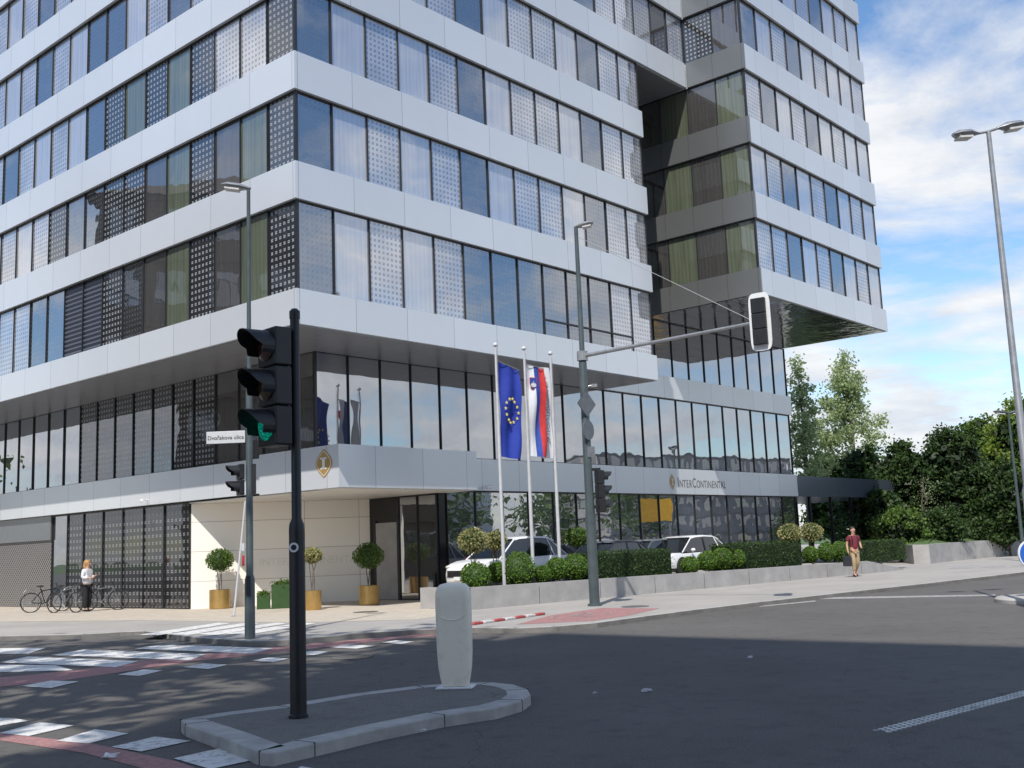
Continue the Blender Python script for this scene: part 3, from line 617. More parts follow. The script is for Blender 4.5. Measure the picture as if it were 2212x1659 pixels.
bA,bB=PA(145,1250,2.9)[0],PA(112,1250,2.9)[0]
pane('A',2.85,bA,bB,.12,Z0b-.02,'S',hotel,'side_door')
bC=PA(-60,1250,2.9)[0]
MB().box(2.88,2.95,bB+.05,bC,.12,2.75).build('roller_shutter','shutter',hotel)
MB().box(2.8,3.0,bB,bC+6,2.75,Z0b-.02).box(2.8,3.0,bC,bC+6,.1,2.75).build('shutter_lintel','cargrey',hotel)
MB().box(3.1,PE,b4+.6,29,.1,Z0b-.1).build('ground_floor_wall','claddark',hotel)
ag=PB(1575,1100,I_)[0]; ab_=aw+.35; n=round((ag-ab_)/1.45); w_=(ag-ab_)/n
for i in range(n): pane('B',I_+.05,ab_+i*w_,ab_+(i+1)*w_,.4,Z0b-.005,'P' if i%4 else 'S',hotel,'shop_window')
n=5
for i in range(n): pane('B',I_+.05,ag+i*(PE-ag)/n,ag+(i+1)*(PE-ag)/n,.4,Z0b-.005,'S',hotel,'shop_window')
MB().box(ab_+.02,PE,I_+.3,b4+.5,.1,Z0b-.1).build('ground_floor_wall','claddark',hotel)
MB().box(ab_,PE,I_-.02,I_+.1,.1,.4).build('plinth','claddark',hotel)
aT=PB(1935,1045,I_)[0]
MB().box(PE+.12,aT,I_-.1,I_+9,Z0b,Z0t-.05).build('terrace_canopy','terrace',hotel)
for i in range(5):
    a_=PE+2+i*(aT-PE-3)/4; MB().box(a_-.06,a_+.06,I_+.2,I_+.32,.1,Z0b).build('terrace_post','mull',hotel)
MB().box(PE+.1,aT-1,I_+6,I_+6.2,.1,Z0b-.002).build('terrace_back_wall','blackgloss',hotel)
def emblem(parent,M4,h,wk=1):
    w=h*.62*wk
    def ves(k_,y): return [Vector((sx*w*.5*k_*(1-abs(t)**1.7),y,h*.5*k_*t)) for sx,ts in ((1,[-1+.1*i for i in range(21)]),(-1,[1-.1*i for i in range(1,20)])) for t in ts]
    o=None
    for k_,y,mt,nm in ((1,-.01,'logo','emblem_plate'),(.88,-.014,'whiteflag','emblem_ring'),(.82,-.018,'logo','emblem_field')):
        f=ves(k_,y); mb=MB(); mb.face([M4@q for q in f]); b=[M4@(q+Vector((0,-y,0))) for q in f]; F_=[M4@q for q in f]
        for i in range(len(f)): j=(i+1)%len(f); mb.face([F_[i],F_[j],b[j],b[i]])
        x=mb.build(nm,mt,parent if o is None else o)
        if o is None: o=x
    mb=MB(); a=h*.2
    mb.box(-h*.045*wk,h*.045*wk,-.024,-.019,-a,a,T=M4); mb.box(-h*.11*wk,h*.11*wk,-.024,-.019,a-h*.05,a+.001,T=M4); mb.box(-h*.11*wk,h*.11*wk,-.024,-.019,-a-.001,-a+h*.05,T=M4)
    mb.build('emblem_letter','whiteflag',o)
bl,zl=PA(700,1001,I_-.16); emblem(hotel,Matrix.Translation((I_-.162,bl,zl))@Matrix.Rotation(-math.pi/2,4,'Z'),.86,1.45)
al,zl=PB(1452,1041,I_-.1); emblem(hotel,Matrix.Translation((al,I_-.102,zl)),.68)
a0_,zt0=PB(1463,1043,I_-.1); a1_,_=PB(1568,1045,I_-.1)
def smallcaps(s,a0,a1,z,mat,parent):
    items=[(ch.upper(),1.0 if ch.isupper() else .8) for ch in s]
    wid={'I':.3,'N':.75,'T':.6,'E':.6,'R':.64,'C':.7,'O':.78,'A':.68,'L':.54}
    tot=sum(wid.get(c,.65)*s for c,s in items); k_=(a1-a0)/tot; x=a0
    for c,s in items:
        w=wid.get(c,.65)*s*k_; H=.44*s; text('letter',c,H*1.35,mat,parent,Matrix.Translation((x+w/2,I_-.103,z-.22+H/2))@RX,.006,xs=.8); x+=w
smallcaps('InterContinental',a0_,a1_,zt0,'letters',hotel)
for x,y in ((320,1080),):
    b_,z_=PA(x,y,I_-.1); MB().tube((I_-.1,b_,z_),(I_-.35,b_,z_+.02),.02).tube((I_-.3,b_+.1,z_-.02),(I_-.42,b_-.22,z_-.08),.06,n=10).build('camera_bracket','white',hotel)
a_,z_=PB(1045,1052,I_-.1); MB().tube((a_,I_-.1,z_),(a_,I_-.35,z_),.02).tube((a_-.15,I_-.35,z_-.03),(a_+.15,I_-.35,z_),.055,n=10).build('camera_bracket','white',hotel)
WA=20.9; WB=-2.8; WE=WA+12.44; wp=12.44/9
def wb(mb,name,mats): 
    o=mb.build(name,mats,wing); o.matrix_local=wing_off; return o
wps=[]
for k_ in range(2,12):
    z0,z1=WZ[k_]
    for i in range(9): wps.append(('B',WB,WA+i*wp,WA+(i+1)*wp,z0,z1,'CFDCFDCFC'[(i+(k_%3))%9] if k_>2 else 'FFDCFDCFC'[i]))
    nn=4 if k_<5 else 2
    for i in range(nn): wps.append(('A',WA,WB+i*1.4,WB+(i+1)*1.4,z0,z1,('G','H','G','H')[i] if k_<5 else ('H','K')[i]))
wps.sort(key=lambda q:q[5]); 
for q in wps[:75]:
    o=pane(*q,wing); o.matrix_local=wing_off
mb=MB()
for q in wps[75:]: pane(*q,None,mb=mb,mats=mats)
tag(wb(mb,'window',mats),kind='stuff')
for k_ in range(2,12):
    z0,z1=WZ[k_-1][1],WZ[k_][0]
    wb(MB().box(WA,WE+.1,WB-.1,15,z0,z1),'cladding_band','clad'); wb(MB().box(WA-.1,WA-.002,WB-.1,2.8 if k_<5 else -.12,z0,z1),'shade_toned_band','claddark')  # left bands coloured dark to stand for the main block's shade
wb(MB().box(WA+.2,WE-.1,WB+.2,14.8,WZ[1][1]+.1,WZ[11][1]),'wall','claddark')
wb(MB().box(WA-.02,WE,WB,I_-.12,WZ[1][1]-.03,WZ[1][1]-.002),'soffit','wingsoffit')
wb(MB().box(WE-.04,WE+.02,WB+.1,14,WZ[2][0],WZ[11][1]),'end_glass','gP')
# ------------------------------------------------------------------ planter wall, driveway
P1=G(1018,1318,.1); P2=G(1930,1234,.1)
wd_=(P2-P1); wd_.z=0; wl=wd_.length; wd_.normalize(); wn=Vector((-wd_.y,wd_.x,0))
def HL(px,py,off):
    d=ray(px,py); o=P1+wn*off
    A=np.array([[d.x,-wd_.x],[d.y,-wd_.y]]); t,s_=np.linalg.solve(A,np.array([o.x,o.y])); return Vector((d.x*t,d.y*t,EYE+d.z*t))
e=empty('planter_wall',(P1.x,P1.y,.1),math.atan2(wd_.y,wd_.x),'long low pale concrete planter wall along the pavement','wall')
hA=.6; hB=.5; Lw=wl
mb=MB()
mb.face([(0,0,0),(Lw-2,0,0),(Lw-2,0,hB),(0,0,hA)]); mb.face([(0,.22,0),(0,.22,hA),(Lw-2,.22,hB),(Lw-2,.22,0)]); mb.face([(0,0,hA),(Lw-2,0,hB),(Lw-2,.22,hB),(0,.22,hA)])
mb.face([(Lw-2,0,0),(Lw+1.5,.3,0),(Lw+1.5,.3,.04),(Lw-2,0,hB)]); mb.face([(Lw-2,0,hB),(Lw+1.5,.3,.04),(Lw+1.5,.5,.04),(Lw-2,.22,hB)]); mb.face([(Lw-2,.22,0),(Lw-2,.22,hB),(Lw+1.5,.5,.04),(Lw+1.5,.5,0)])
mb.build('front_wall','concrete',e,weld=True)
MB().box(0,.22,.225,2.2,0,hA-.003).build('end_wall','concrete',e)
MB().box(.22,Lw-2,.222,2.2,0,hB-.08).build('planting_soil','soil',e)
for i in range(1,9): MB().box(i*Lw/9,i*Lw/9+.012,-.004,.1,0,hB-.005).build('wall_joint','rubber',e)
tag(MB().prism([BW(8.3,I_-.05),BW(8.3,-1.2),BW(31,-2.6),BW(31,I_-.05)],.09,.4).build('driveway','pavement'),kind='structure')
# ------------------------------------------------------------------ leaves
def leafmesh(name,pts,size,mat,parent=None,flat=0,zoff=0):
    n=len(pts); nrm=rng.normal(size=(n,3)); nrm[:,2]+=flat; nrm/=np.linalg.norm(nrm,axis=1)[:,None]
    t=rng.normal(size=(n,3)); t-= (t*nrm).sum(1)[:,None]*nrm; t/=np.linalg.norm(t,axis=1)[:,None]; b=np.cross(nrm,t)
    s=size*rng.uniform(.6,1.3,size=(n,1)); 
    V=np.stack([pts-t*s*.5,pts+b*s*.32,pts+t*s*.5,pts-b*s*.32],1).reshape(-1,3)
    me=bpy.data.meshes.new(name); me.vertices.add(4*n); me.vertices.foreach_set('co',V.ravel()); me.loops.add(4*n); me.loops.foreach_set('vertex_index',np.arange(4*n)); me.polygons.add(n); me.polygons.foreach_set('loop_start',np.arange(0,4*n,4)); me.polygons.foreach_set('loop_total',np.full(n,4)); me.update(calc_edges=True); me.validate()
    me.materials.append(MT[mat]); o=bpy.data.objects.new(name,me); col.objects.link(o)
    if parent: o.parent=parent
    return o
def tree(L,h,rx,label,mat,z0f=.25,nl=3500,ls=.28,shape='round',name='tree',group=None,trunk_r=None,clumps=45,spread=.28,cat='tree',core=False):
    e=empty(name,L,random.random()*6,label,cat,group)
    tr=trunk_r or h*.014; z0=h*z0f; mb=MB(); zc=(z0+h)/2; rz=(h-z0)/2
    bend=Vector((random.uniform(-.3,.3),random.uniform(-.3,.3),0))
    mb.path([Vector((0,0,0)),Vector((0,0,h*.3))+bend*.3,Vector((0,0,h*.6))+bend,Vector((0,0,h*.9))],[tr,tr*.75,tr*.5,tr*.12],8)
    cl=[]
    for i in range(clumps):
        while True:
            q=rng.uniform(-1,1,3)
            if np.linalg.norm(q)<1: break
        zz=q[2]
        if shape=='cone':
            f=(1-(zz+1)/2)**.8*.95+.1; q=np.array([q[0]*f*1.2,q[1]*f*1.2,zz])
        elif shape=='round':
            nn=np.linalg.norm(q); q=q/nn*(nn**.4)
        cl.append((q[0]*rx*.85,q[1]*rx*.85,zc+q[2]*rz*.88))
    for i in range(0,len(cl),max(1,len(cl)//16)):
        c_=Vector(cl[i]); st=Vector((0,0,max(z0*.8,min(c_.z-abs(rx)*.3,h*.8)))); mb.path([st,st.lerp(c_,.5)+Vector((0,0,.1)),c_],[tr*.4,tr*.25,tr*.06],5)
    mb.build('trunk','bark',e)
    cl=np.array(cl); wts=rng.uniform(.4,1,len(cl)); wts/=wts.sum(); idx=rng.choice(len(cl),nl,p=wts); pts=cl[idx]+rng.normal(size=(nl,3))*np.array([rx*spread,rx*spread,min(rx,rz)*spread*.7])
    cr=leafmesh('crown',pts,ls,mat,e,.3)
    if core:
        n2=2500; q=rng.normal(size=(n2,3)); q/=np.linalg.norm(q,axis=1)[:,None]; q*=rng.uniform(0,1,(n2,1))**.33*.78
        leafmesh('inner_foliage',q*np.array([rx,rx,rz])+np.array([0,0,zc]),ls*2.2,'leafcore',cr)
    return e
def shell_pts(n,rx,ry,rz,jit=.06):
    q=rng.normal(size=(n,3)); q/=np.linalg.norm(q,axis=1)[:,None]; rr=1-np.abs(rng.normal(size=(n,1)))*jit*1.5+.02; return q*rr*np.array([rx,ry,rz])
def clipped_ball(px,py,rpx,off,label,mat='leafbox',n=1800,name='box_shrub',group='clipped round shrubs in the long planter'):
    q=HL(px,py,off); rr=rpx*q.y/2330; e=empty(name,(q.x,q.y,q.z-rr),0,label,'shrub',group)
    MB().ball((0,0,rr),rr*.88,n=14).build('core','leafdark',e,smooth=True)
    leafmesh('foliage',shell_pts(n,rr,rr,rr,.08)+np.array([0,0,rr]),.06,mat,e); return e
balls=[(1027,1247,33,.9,'bright clipped ball shrub at the left end of the planter'),(1120,1230,38,.9,'large clipped ball shrub in front of the white SUV'),(1203,1228,24,.8,'small clipped ball shrub right of the middle flagpole'),(1172,1240,18,.6,'tiny clipped ball shrub low by the wall between flagpoles'),(1243,1224,28,1.2,'dark clipped ball shrub left of the tall mast'),(1075,1236,22,1.6,'low round shrub between the two left large balls'),
 (1490,1222,20,.9,'ball shrub just right of the first long hedge'),(1528,1212,22,1.0,'second ball shrub right of the first long hedge'),(1560,1208,24,1.2,'third ball shrub right of the first long hedge'),(1590,1206,20,1.0,'ball shrub touching the second long hedge'),(1750,1198,18,1.0,'small bright ball shrub right of the second hedge'),(1785,1193,20,1.0,'bright ball shrub behind the walking man, left one'),(1815,1190,20,1.0,'bright ball shrub just left of the walking man')]
for x,y,rp,off,lb in balls: clipped_ball(x,y,rp,off,lb,'leafbox' if rp>17 else 'leafmid')
def hedge(x0,x1,y0,y1,off,label,wdt=.8,mat='leafdark'):
    a=HL(x0,y1,off); b=HL(x1,y1,off); zt=HL((x0+x1)/2,y0,off).z; L=(b-a).length; zb=.5; h=zt-zb
    e=empty('hedge',(a.x,a.y,zb),math.atan2(b.y-a.y,b.x-a.x),label,'hedge','clipped hedges in the long planter')
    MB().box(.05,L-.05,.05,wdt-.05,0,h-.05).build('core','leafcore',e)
    n=int(2600*L/3); k_=rng.integers(0,4,n); u=rng.uniform(0,1,(n,3)); P=np.zeros((n,3)); 
    P[:,0]=u[:,0]*L; P[:,1]=np.where(k_==0,u[:,1]*wdt,0)+rng.normal(size=n)*.03; P[:,2]=np.where(k_==0,h,u[:,2]*h)+rng.normal(size=n)*.03
    m2=k_==3; P[m2,0]=0; P[m2,1]=u[m2,1]*wdt
    leafmesh('foliage',P,.065,mat,e)
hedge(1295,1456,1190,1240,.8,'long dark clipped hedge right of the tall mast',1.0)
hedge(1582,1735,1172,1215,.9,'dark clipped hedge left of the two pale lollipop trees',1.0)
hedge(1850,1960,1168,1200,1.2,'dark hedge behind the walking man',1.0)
def lollipop(L,ztop,rr,label,mat,stem=.02,group=None,name='topiary_tree',zb=0):
    e=empty(name,L,0,label,'topiary',group); h=ztop-L[2]; c_=h-rr
    mb=MB()
    for k_ in range(3):
        t=2*math.pi*k_/3; mb.path([Vector((.05*math.cos(t),.05*math.sin(t),0)),Vector((.07*math.cos(t+1),.07*math.sin(t+1),c_*.5)),Vector((.15*math.cos(t+2),.15*math.sin(t+2),c_-.1))],[stem,stem*.8,stem*.5],6)
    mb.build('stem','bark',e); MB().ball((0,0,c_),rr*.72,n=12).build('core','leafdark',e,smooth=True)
    leafmesh('crown',shell_pts(1700,rr,rr,rr*.82,.18)+np.array([0,0,c_]),.075,mat,e); return e
for x,yt,yc,rp,off,lb,mt in ((1022,1137,1168,34,1.4,'pale variegated topiary tree left of the first flagpole','leafvar'),(1070,1140,1168,26,2.0,'pale variegated topiary tree right behind the first flagpole','leafvar'),(1246,1132,1160,26,1.8,'darker topiary tree just left of the tall mast','leafmid'),(1706,1128,1152,26,1.3,'pale topiary tree, left of the pair near the dark terrace','leafvar'),(1752,1126,1150,26,1.5,'pale topiary tree, right of the pair near the dark terrace','leafvar')):
    q=HL(x,yc,off); rr=rp*q.y/2330; lollipop((q.x,q.y,.5),q.z+rr,rr,lb,mt,group='lollipop trees in the long planter')
pl=[('leftmost gold pot standing before the stone wall','round topiary tree growing in the leftmost gold pot',475,1315,1275,22,1210,30),('gold pot partly hidden behind the black signal post','slim topiary tree in the gold pot behind the black signal post',676,1318,1277,18,1200,21),('rightmost gold pot by the hotel entrance','large round topiary tree in the rightmost gold pot',798,1307,1266,22,1201,34)]
for l1,l2,x,yb,yt,wp_,yc,rp in pl:
    c=G(x,yb,.1); k_=c.y/2330; h=(yb-yt)*k_; rr=wp_*k_
    e=empty('gold_pot',(c.x,c.y,.1),0,l1,'planter','gold pots before the entrance')
    MB().lathe([(rr*.92,0),(rr,.03),(rr,h),(rr*.94,h),(rr*.94,h-.06)],n=32).build('pot','gold',e,smooth=True)
    MB().lathe([(rr*.94,h-.06),(.001,h-.05)],n=24).build('soil','soil',e)
    zc=EYE+(1181-.04*(x-1106)-yc)*k_; R2=rp*k_
    lollipop((c.x,c.y,.1+h-.05),zc+R2,R2,l2,'leafmid' if rp>25 else 'leafvar',.018,'topiary trees in gold pots')
for x0,x1,yt,yb,lb in ((582,622,1268,1318,'larger square green planter box by the thin lamp post'),(552,576,1290,1319,'smaller square green planter box by the thin lamp post')):
    a=G(x0,yb-2,.1); b=G(x1,yb-2,.1); k_=a.y/2330; w2=(b.x-a.x); h=(yb-yt)*k_
    e=empty('planter_box',((a.x+b.x)/2,a.y+w2/2,.1),R(12),lb,'planter')
    MB().box(-w2/2,w2/2,-w2/2,w2/2,0,h).build('box','greenbox',e,bevel=.01)
    leafmesh('plant',rng.normal(size=(300,3))*np.array([w2*.22,w2*.22,.05])+np.array([0,0,h+.04]),.08,'leafmid',e)
# ------------------------------------------------------------------ flags
tops=[(1068,742,1087),(1132,750,1150),(1190,761,1208)]
names=['leftmost white flagpole by the planter','middle white flagpole by the planter','rightmost white flagpole by the planter']
fpos=[]
for (xt,yt,xb),lb in zip(tops,names):
    q=HL(xb,1190,1.0); zt=EYE+((1181-.04*(xt-1106))-yt)*q.y/2330*1.0
    e=empty('flagpole',(q.x,q.y,.5),0,lb,'flagpole','white flagpoles'); MB().lathe([(.055,0),(.05,3),(.035,zt-.6)],n=12).build('pole','whitepole',e,smooth=True)
    MB().lathe([(.001,zt-.44),(.05,zt-.46),(.08,zt-.5),(.08,zt-.54),(.03,zt-.58)],n=12).build('finial','whitepole',e,smooth=True)
    MB().path([Vector((.05,-.05,.8)),Vector((.05,-.05,zt-.7))],.006,4).build('halyard','steel',e)
    fpos.append(Vector((q.x,q.y,zt)))
def flagmesh(name,L,wdt,h,cols,matidx,label,dirv,amp=.06,sag=.25):
    e=empty(name,L,math.atan2(dirv.y,dirv.x),label,'flag'); nx,nz=14,30; mb=MB()
    def P(i,j):
        u=i/nx; v=j/nz; return Vector((.07+u*wdt*(1-.12*v*v),amp*math.sin(u*9+v*4)*(.4+u)+.05*math.sin(v*9+u*3),-sag*u*(1-v*.6)-v*h))
    for i in range(nx):
        for j in range(nz): mb.face([P(i,j),P(i+1,j),P(i+1,j+1),P(i,j+1)],matidx((i+.5)/nx,(j+.5)/nz))
    mb.build('cloth',cols,e,smooth=True); MB().tube((0,0,-.0),(.07+wdt,0,-sag*.98),.012).build('top_bar','steel',e); return e,P,nx,nz
fd=(eR*.95+Vector((.25,-.1,0))).normalized()
def top(i,dy): q=fpos[i]; return Vector((q.x,q.y,q.z-dy))
e,P,nx,nz=flagmesh('flag',top(0,.5),.78,2.9,['blueflag'],lambda u,v:0,'blue flag with a ring of yellow stars on the leftmost pole',fd)
for k_ in range(12):
    t=2*math.pi*k_/12; u=.52+.34*math.cos(t); v=.49+.125*math.sin(t); c_=P(u*nx,v*nz); mb=MB(); pts=[]
    for s_ in range(10):
        a=math.pi/2+2*math.pi*s_/10; rr=.062 if s_%2==0 else .026; pts.append(c_+Vector((rr*math.cos(a),-.06,rr*math.sin(a))))
    mb.face(pts); mb.face([q_+Vector((0,.12,0)) for q_ in pts]); mb.build('star','yellow',e)
e,P,nx,nz=flagmesh('flag',top(1,.5),.68,2.85,['whiteflag','sloblue','redflag'],lambda u,v:0 if u<.4 else(1 if u<.68 else 2),'white, blue and red striped flag with a crest on the middle pole',fd,.04,.12)
c_=P(.3*nx,.2*nz)+Vector((0,-.06,0))
sh=[(-.13,.16),(.13,.16),(.13,-.03),(.08,-.13),(0,-.19),(-.08,-.13),(-.13,-.03)]
MB().face([c_+Vector((x*1.12,0,z*1.12)) for x,z in sh]).build('crest_border','redflag',e)
MB().face([c_+Vector((x,-.004,z)) for x,z in sh]).build('crest_shield','sloblue',e)
MB().face([c_+Vector((x,-.008,z)) for x,z in ((-.11,-.06),(-.05,.02),(-.02,-.02),(0,.09),(.02,-.02),(.05,.02),(.11,-.06),(.06,-.12),(-.06,-.12))]).build('crest_mountain','whiteflag',e)
e,P,nx,nz=flagmesh('flag',top(2,.5),.46,2.85,['whiteflag'],lambda u,v:0,'narrow white banner with vertical grey lettering on the rightmost pole',-fd,.02,.0)
text('lettering','INTERCONTINENTAL',.2,'letters',e,Matrix.Translation(P(.45*nx,.5*nz)+Vector((0,.1,0)))@Matrix.Rotation(R(90),4,'Y')@RX,.003)
# ------------------------------------------------------------------ cars
def car(L,rz,label,paint,len_=4.4,h=1.6,wid=1.82):
    e=empty('parked_car',L,rz,label,'car','cars parked on the hotel driveway')
    s=len_/4.4; g=.2; bt=h*.6; hw=wid/2
    st=[(-2.2,.35,.6,.72),(-2.14,.3,.74,.84),(-2.0,.24,.86,.93),(-1.7,g,.93,.97),(-1.05,g,bt+.02,1),(0,g,bt+.04,1),(1.3,g,bt+.06,1),(1.9,g,bt+.06,.97),(2.12,.3,.92,.93),(2.2,.38,.7,.85)]
    mb=MB(); secs=[]
    for x,zb,zt,wf in st:
        w=hw*wf; zt=zt if zt>1 else zt*h/1.6
        secs.append([Vector((x*s,y,z)) for y,z in ((-w*.94,zb),(-w,zb+.15),(-w,zt*.75),(-w*.93,zt-.04),(-w*.8,zt),(w*.8,zt),(w*.93,zt-.04),(w,zt*.75),(w,zb+.15),(w*.94,zb))])
    for i in range(len(secs)-1):
        for k_ in range(10): j=(k_+1)%10; mb.face([secs[i][k_],secs[i][j],secs[i+1][j],secs[i+1][k_]])
    mb.face(secs[0]); mb.face(secs[-1][::-1]); mb.build('body',paint,e,smooth=True)
    cb_=[(-1.2,bt-.02,.9),(-.35,h-.06,.72),(1.25,h-.09,.72),(2.0,bt,.88)]
    A=[Vector((x*s,-hw*w,z)) for x,z,w in cb_]; B=[Vector((x*s,hw*w,z)) for x,z,w in cb_]
    mb=MB(); mb.face(A); mb.face(B[::-1])
    for i in range(3): mb.face([A[i],A[i+1],B[i+1],B[i]])
    mb.build('window','carglass',e)
    mb=MB(); r0=[(-.42,h-.06,.7),(-.15,h-.01,.67),(.5,h+.015,.66),(1.15,h-.02,.66),(1.5,h-.12,.68)]
    for i in range(4):
        a,b=r0[i],r0[i+1]; mb.face([(a[0]*s,-hw*a[2],a[1]),(b[0]*s,-hw*b[2],b[1]),(b[0]*s,hw*b[2],b[1]),(a[0]*s,hw*a[2],a[1])])
        for sg2 in (-1,1): mb.face([(a[0]*s,sg2*hw*a[2],a[1]),(b[0]*s,sg2*hw*b[2],b[1]),(b[0]*s,sg2*hw*.75,b[1]-.06),(a[0]*s,sg2*hw*.75,a[1]-.06)])
    mb.build('roof',paint,e,smooth=True)
    for sg2 in (-1,1):
        for (xa,za,wa),(xb,zb,wb_),pt in ((cb_[0],cb_[1],paint),((.35,bt,.91),(.4,h-.08,.73),'black'),((1.35,bt,.91),(1.15,h-.08,.73),paint),(cb_[3],cb_[2],paint)): MB().tube((xa*s,sg2*hw*wa,za),(xb*s,sg2*hw*wb_,zb),.026,n=6).build('pillar',pt,e)
    for x in (-1.35,1.35):
        for sg2 in (-1,1):
            m2=MB().lathe([(.2,-.1),(.31,-.11),(.34,-.08),(.34,.08),(.31,.11),(.2,.1)],(x*s,sg2*(hw-.08),.34),axis='y',n=24); o=m2.build('wheel','rubber',e,smooth=True)
            m3=MB().lathe([(.001,sg2*.1),(.06,sg2*.12),(.2,sg2*.1)],(x*s,sg2*(hw-.08),.34),axis='y',n=10); m3.build('rim','rim',o)
            m4=MB(); 
            m4.face([(x*s+.38*math.cos(math.pi*q_/10),sg2*(hw+.004),.34+.38*math.sin(math.pi*q_/10)) for q_ in range(11)])
            m4.build('wheel_arch','black',e)
    for sg2 in (-1,1):
        MB().ball((-2.02*s,sg2*hw*.72,.76*h/1.6),.14,.2,.07).build('headlight','lampglass',e,smooth=True)
        MB().ball((2.12*s,sg2*hw*.78,.9*h/1.6),.07,.14,.12).build('tail_light','red',e,smooth=True)
        MB().ball((-.75*s,sg2*(hw+.1),bt+.06),.08,.1,.07).build('mirror',paint,e,smooth=True)
    MB().box(-2.225*s,-2.1*s,-hw*.65,hw*.65,.48,.68).build('grille','black',e); MB().box(-2.24*s,-2.22*s,-.26,.26,.38,.49).build('number_plate','white',e)
    MB().box(-2.0*s,2.0*s,-hw*.99,hw*.99,.18,.3).build('sill','black',e)
    return e
def carpos(px,b): a,z=PB(px,1220,b); return BW(a,b,.4)
car(carpos(1100,.6),ANG-R(6),'white SUV parked left of the flagpoles facing left','carwhite',4.2,1.66)
car(carpos(1478,.4),ANG-R(4),'white hatchback parked beyond the long dark hedge','carwhite',4.3,1.5)
car(carpos(1310,1.0),ANG,'dark car parked behind the tall mast','cardark',4.4,1.42)
car(carpos(1392,1.5),ANG,'grey car tucked behind the white hatchback','cargrey',4.3,1.42)
# ------------------------------------------------------------------ people
def skin(name,V,E,mat,parent,sub=2):
    me=bpy.data.meshes.new(name); me.from_pydata([v[0] for v in V],E,[]); me.materials.append(MT[mat]); o=bpy.data.objects.new(name,me); col.objects.link(o); o.parent=parent
    md=o.modifiers.new('skin','SKIN'); md.use_smooth_shade=True
    for i,v in enumerate(V):
        sv_=me.skin_vertices[0].data[i]; rr=v[1]; sv_.radius=(rr,rr) if isinstance(rr,(int,float)) else rr; sv_.use_root=(i==0)
    s2=o.modifiers.new('sub','SUBSURF'); s2.levels=sub; s2.render_levels=sub; return o
def hand(V,E,wi,wp,dirv,sd):
    d=Vector(dirv).normalized(); side=Vector((0,1,0)); V.append((tuple(Vector(wp)+d*.05),.024)); pi_=len(V)-1; E.append((wi,pi_))
    for k_,(o_,l) in enumerate(((-.03,.06),(-.01,.07),(.01,.067),(.03,.052))):
        b=Vector(wp)+d*.09+side*o_; V.append((tuple(b),.009)); i1=len(V)-1; E.append((pi_,i1)); V.append((tuple(b+d*l*.55),.0085)); E.append((i1,i1+1)); V.append((tuple(b+d*l*.9+Vector((-sd*.02,0,0))),.007)); E.append((i1+1,i1+2))
    b=Vector(wp)+d*.04-side*.035; V.append((tuple(b),.01)); i1=len(V)-1; E.append((pi_,i1)); V.append((tuple(b+d*.04-side*.015),.008)); E.append((i1,i1+1))
def face_parts(e,hz,hy):
    for sx in (-1,1):
        MB().ball((sx*.033,hy-.088,hz+.01),.012,.006,.007,n=8).build('eye','black',e); MB().ball((sx*.08,hy,hz-.01),.014,.022,.033,n=8).build('ear','skin',e,smooth=True)
    MB().ball((0,hy-.1,hz-.02),.013,.022,.024,n=8).build('nose','skin',e,smooth=True); MB().ball((0,hy-.09,hz-.055),.026,.01,.007,n=8).build('mouth','maroon',e)
c=G(1850,1246,.1); Hm=105*c.y/2330; e=empty('person',(c.x,c.y,.1),R(12),'man in maroon T-shirt and khaki trousers walking on the pavement','person'); e.scale=(Hm/1.76,)*3
V=[((0,0,.95),.12),((0,0,1.12),.115),((0,0,1.32),.135),((0,-.01,1.47),.06),((0,-.02,1.55),.062),((0,-.03,1.62),.085),((0,-.02,1.69),.08),((0,-.01,1.74),.045),
 ((-.17,0,1.41),.06),((-.25,.04,1.15),.042),((-.27,-.04,.93),.028),
 ((.17,0,1.41),.06),((.26,.02,1.16),.042),((.2,-.16,1.0),.028),
 ((-.09,0,.9),.085),((-.1,-.1,.5),.055),((-.1,-.06,.1),.038),((-.11,-.2,.05),.035),((.09,0,.9),.085),((.1,-.02,.5),.055),((.09,.2,.14),.038),((.1,.1,.04),.035)]
E=[(0,1),(1,2),(2,3),(3,4),(4,5),(5,6),(6,7),(2,8),(8,9),(9,10),(2,11),(11,12),(12,13),(0,14),(14,15),(15,16),(16,17),(0,18),(18,19),(19,20),(20,21)]
E2=[tuple(x) for x in E]
hand(V,E,10,(-.27,-.04,.93),(0,-.15,-1),-1); hand(V,E,13,(.2,-.16,1.0),(-.3,-.9,.2),1)
skin('body',V,E,'skin',e)
skin('t_shirt',[((0,0,.93),(.15,.15)),((0,0,1.12),.145),((0,0,1.33),.165),((0,0,1.44),.09),((-.18,0,1.4),.078),((-.225,.025,1.24),.068),((.18,0,1.4),.078),((.225,.015,1.24),.068)],[(0,1),(1,2),(2,3),(2,4),(4,5),(2,6),(6,7)],'maroon',e)
skin('trousers',[((0,0,.97),.14),((-.09,0,.86),.105),((-.1,-.1,.5),.078),((-.1,-.06,.2),.062),((.09,0,.86),.105),((.1,-.02,.5),.078),((.09,.16,.24),.062)],[(0,1),(1,2),(2,3),(0,4),(4,5),(5,6)],'khaki',e)
skin('shoe',[((-.1,-.05,.15),.05),((-.1,-.04,.06),.055),((-.11,-.2,.045),.045)],[(0,1),(1,2)],'shoe',e,1); skin('shoe',[((.09,.2,.18),.05),((.09,.22,.09),.055),((.1,.08,.045),.045)],[(0,1),(1,2)],'shoe',e,1)
face_parts(e,1.65,-.02); MB().ball((0,.012,1.7),.092,.1,.085,n=14).build('hair','brownhair',e,smooth=True)
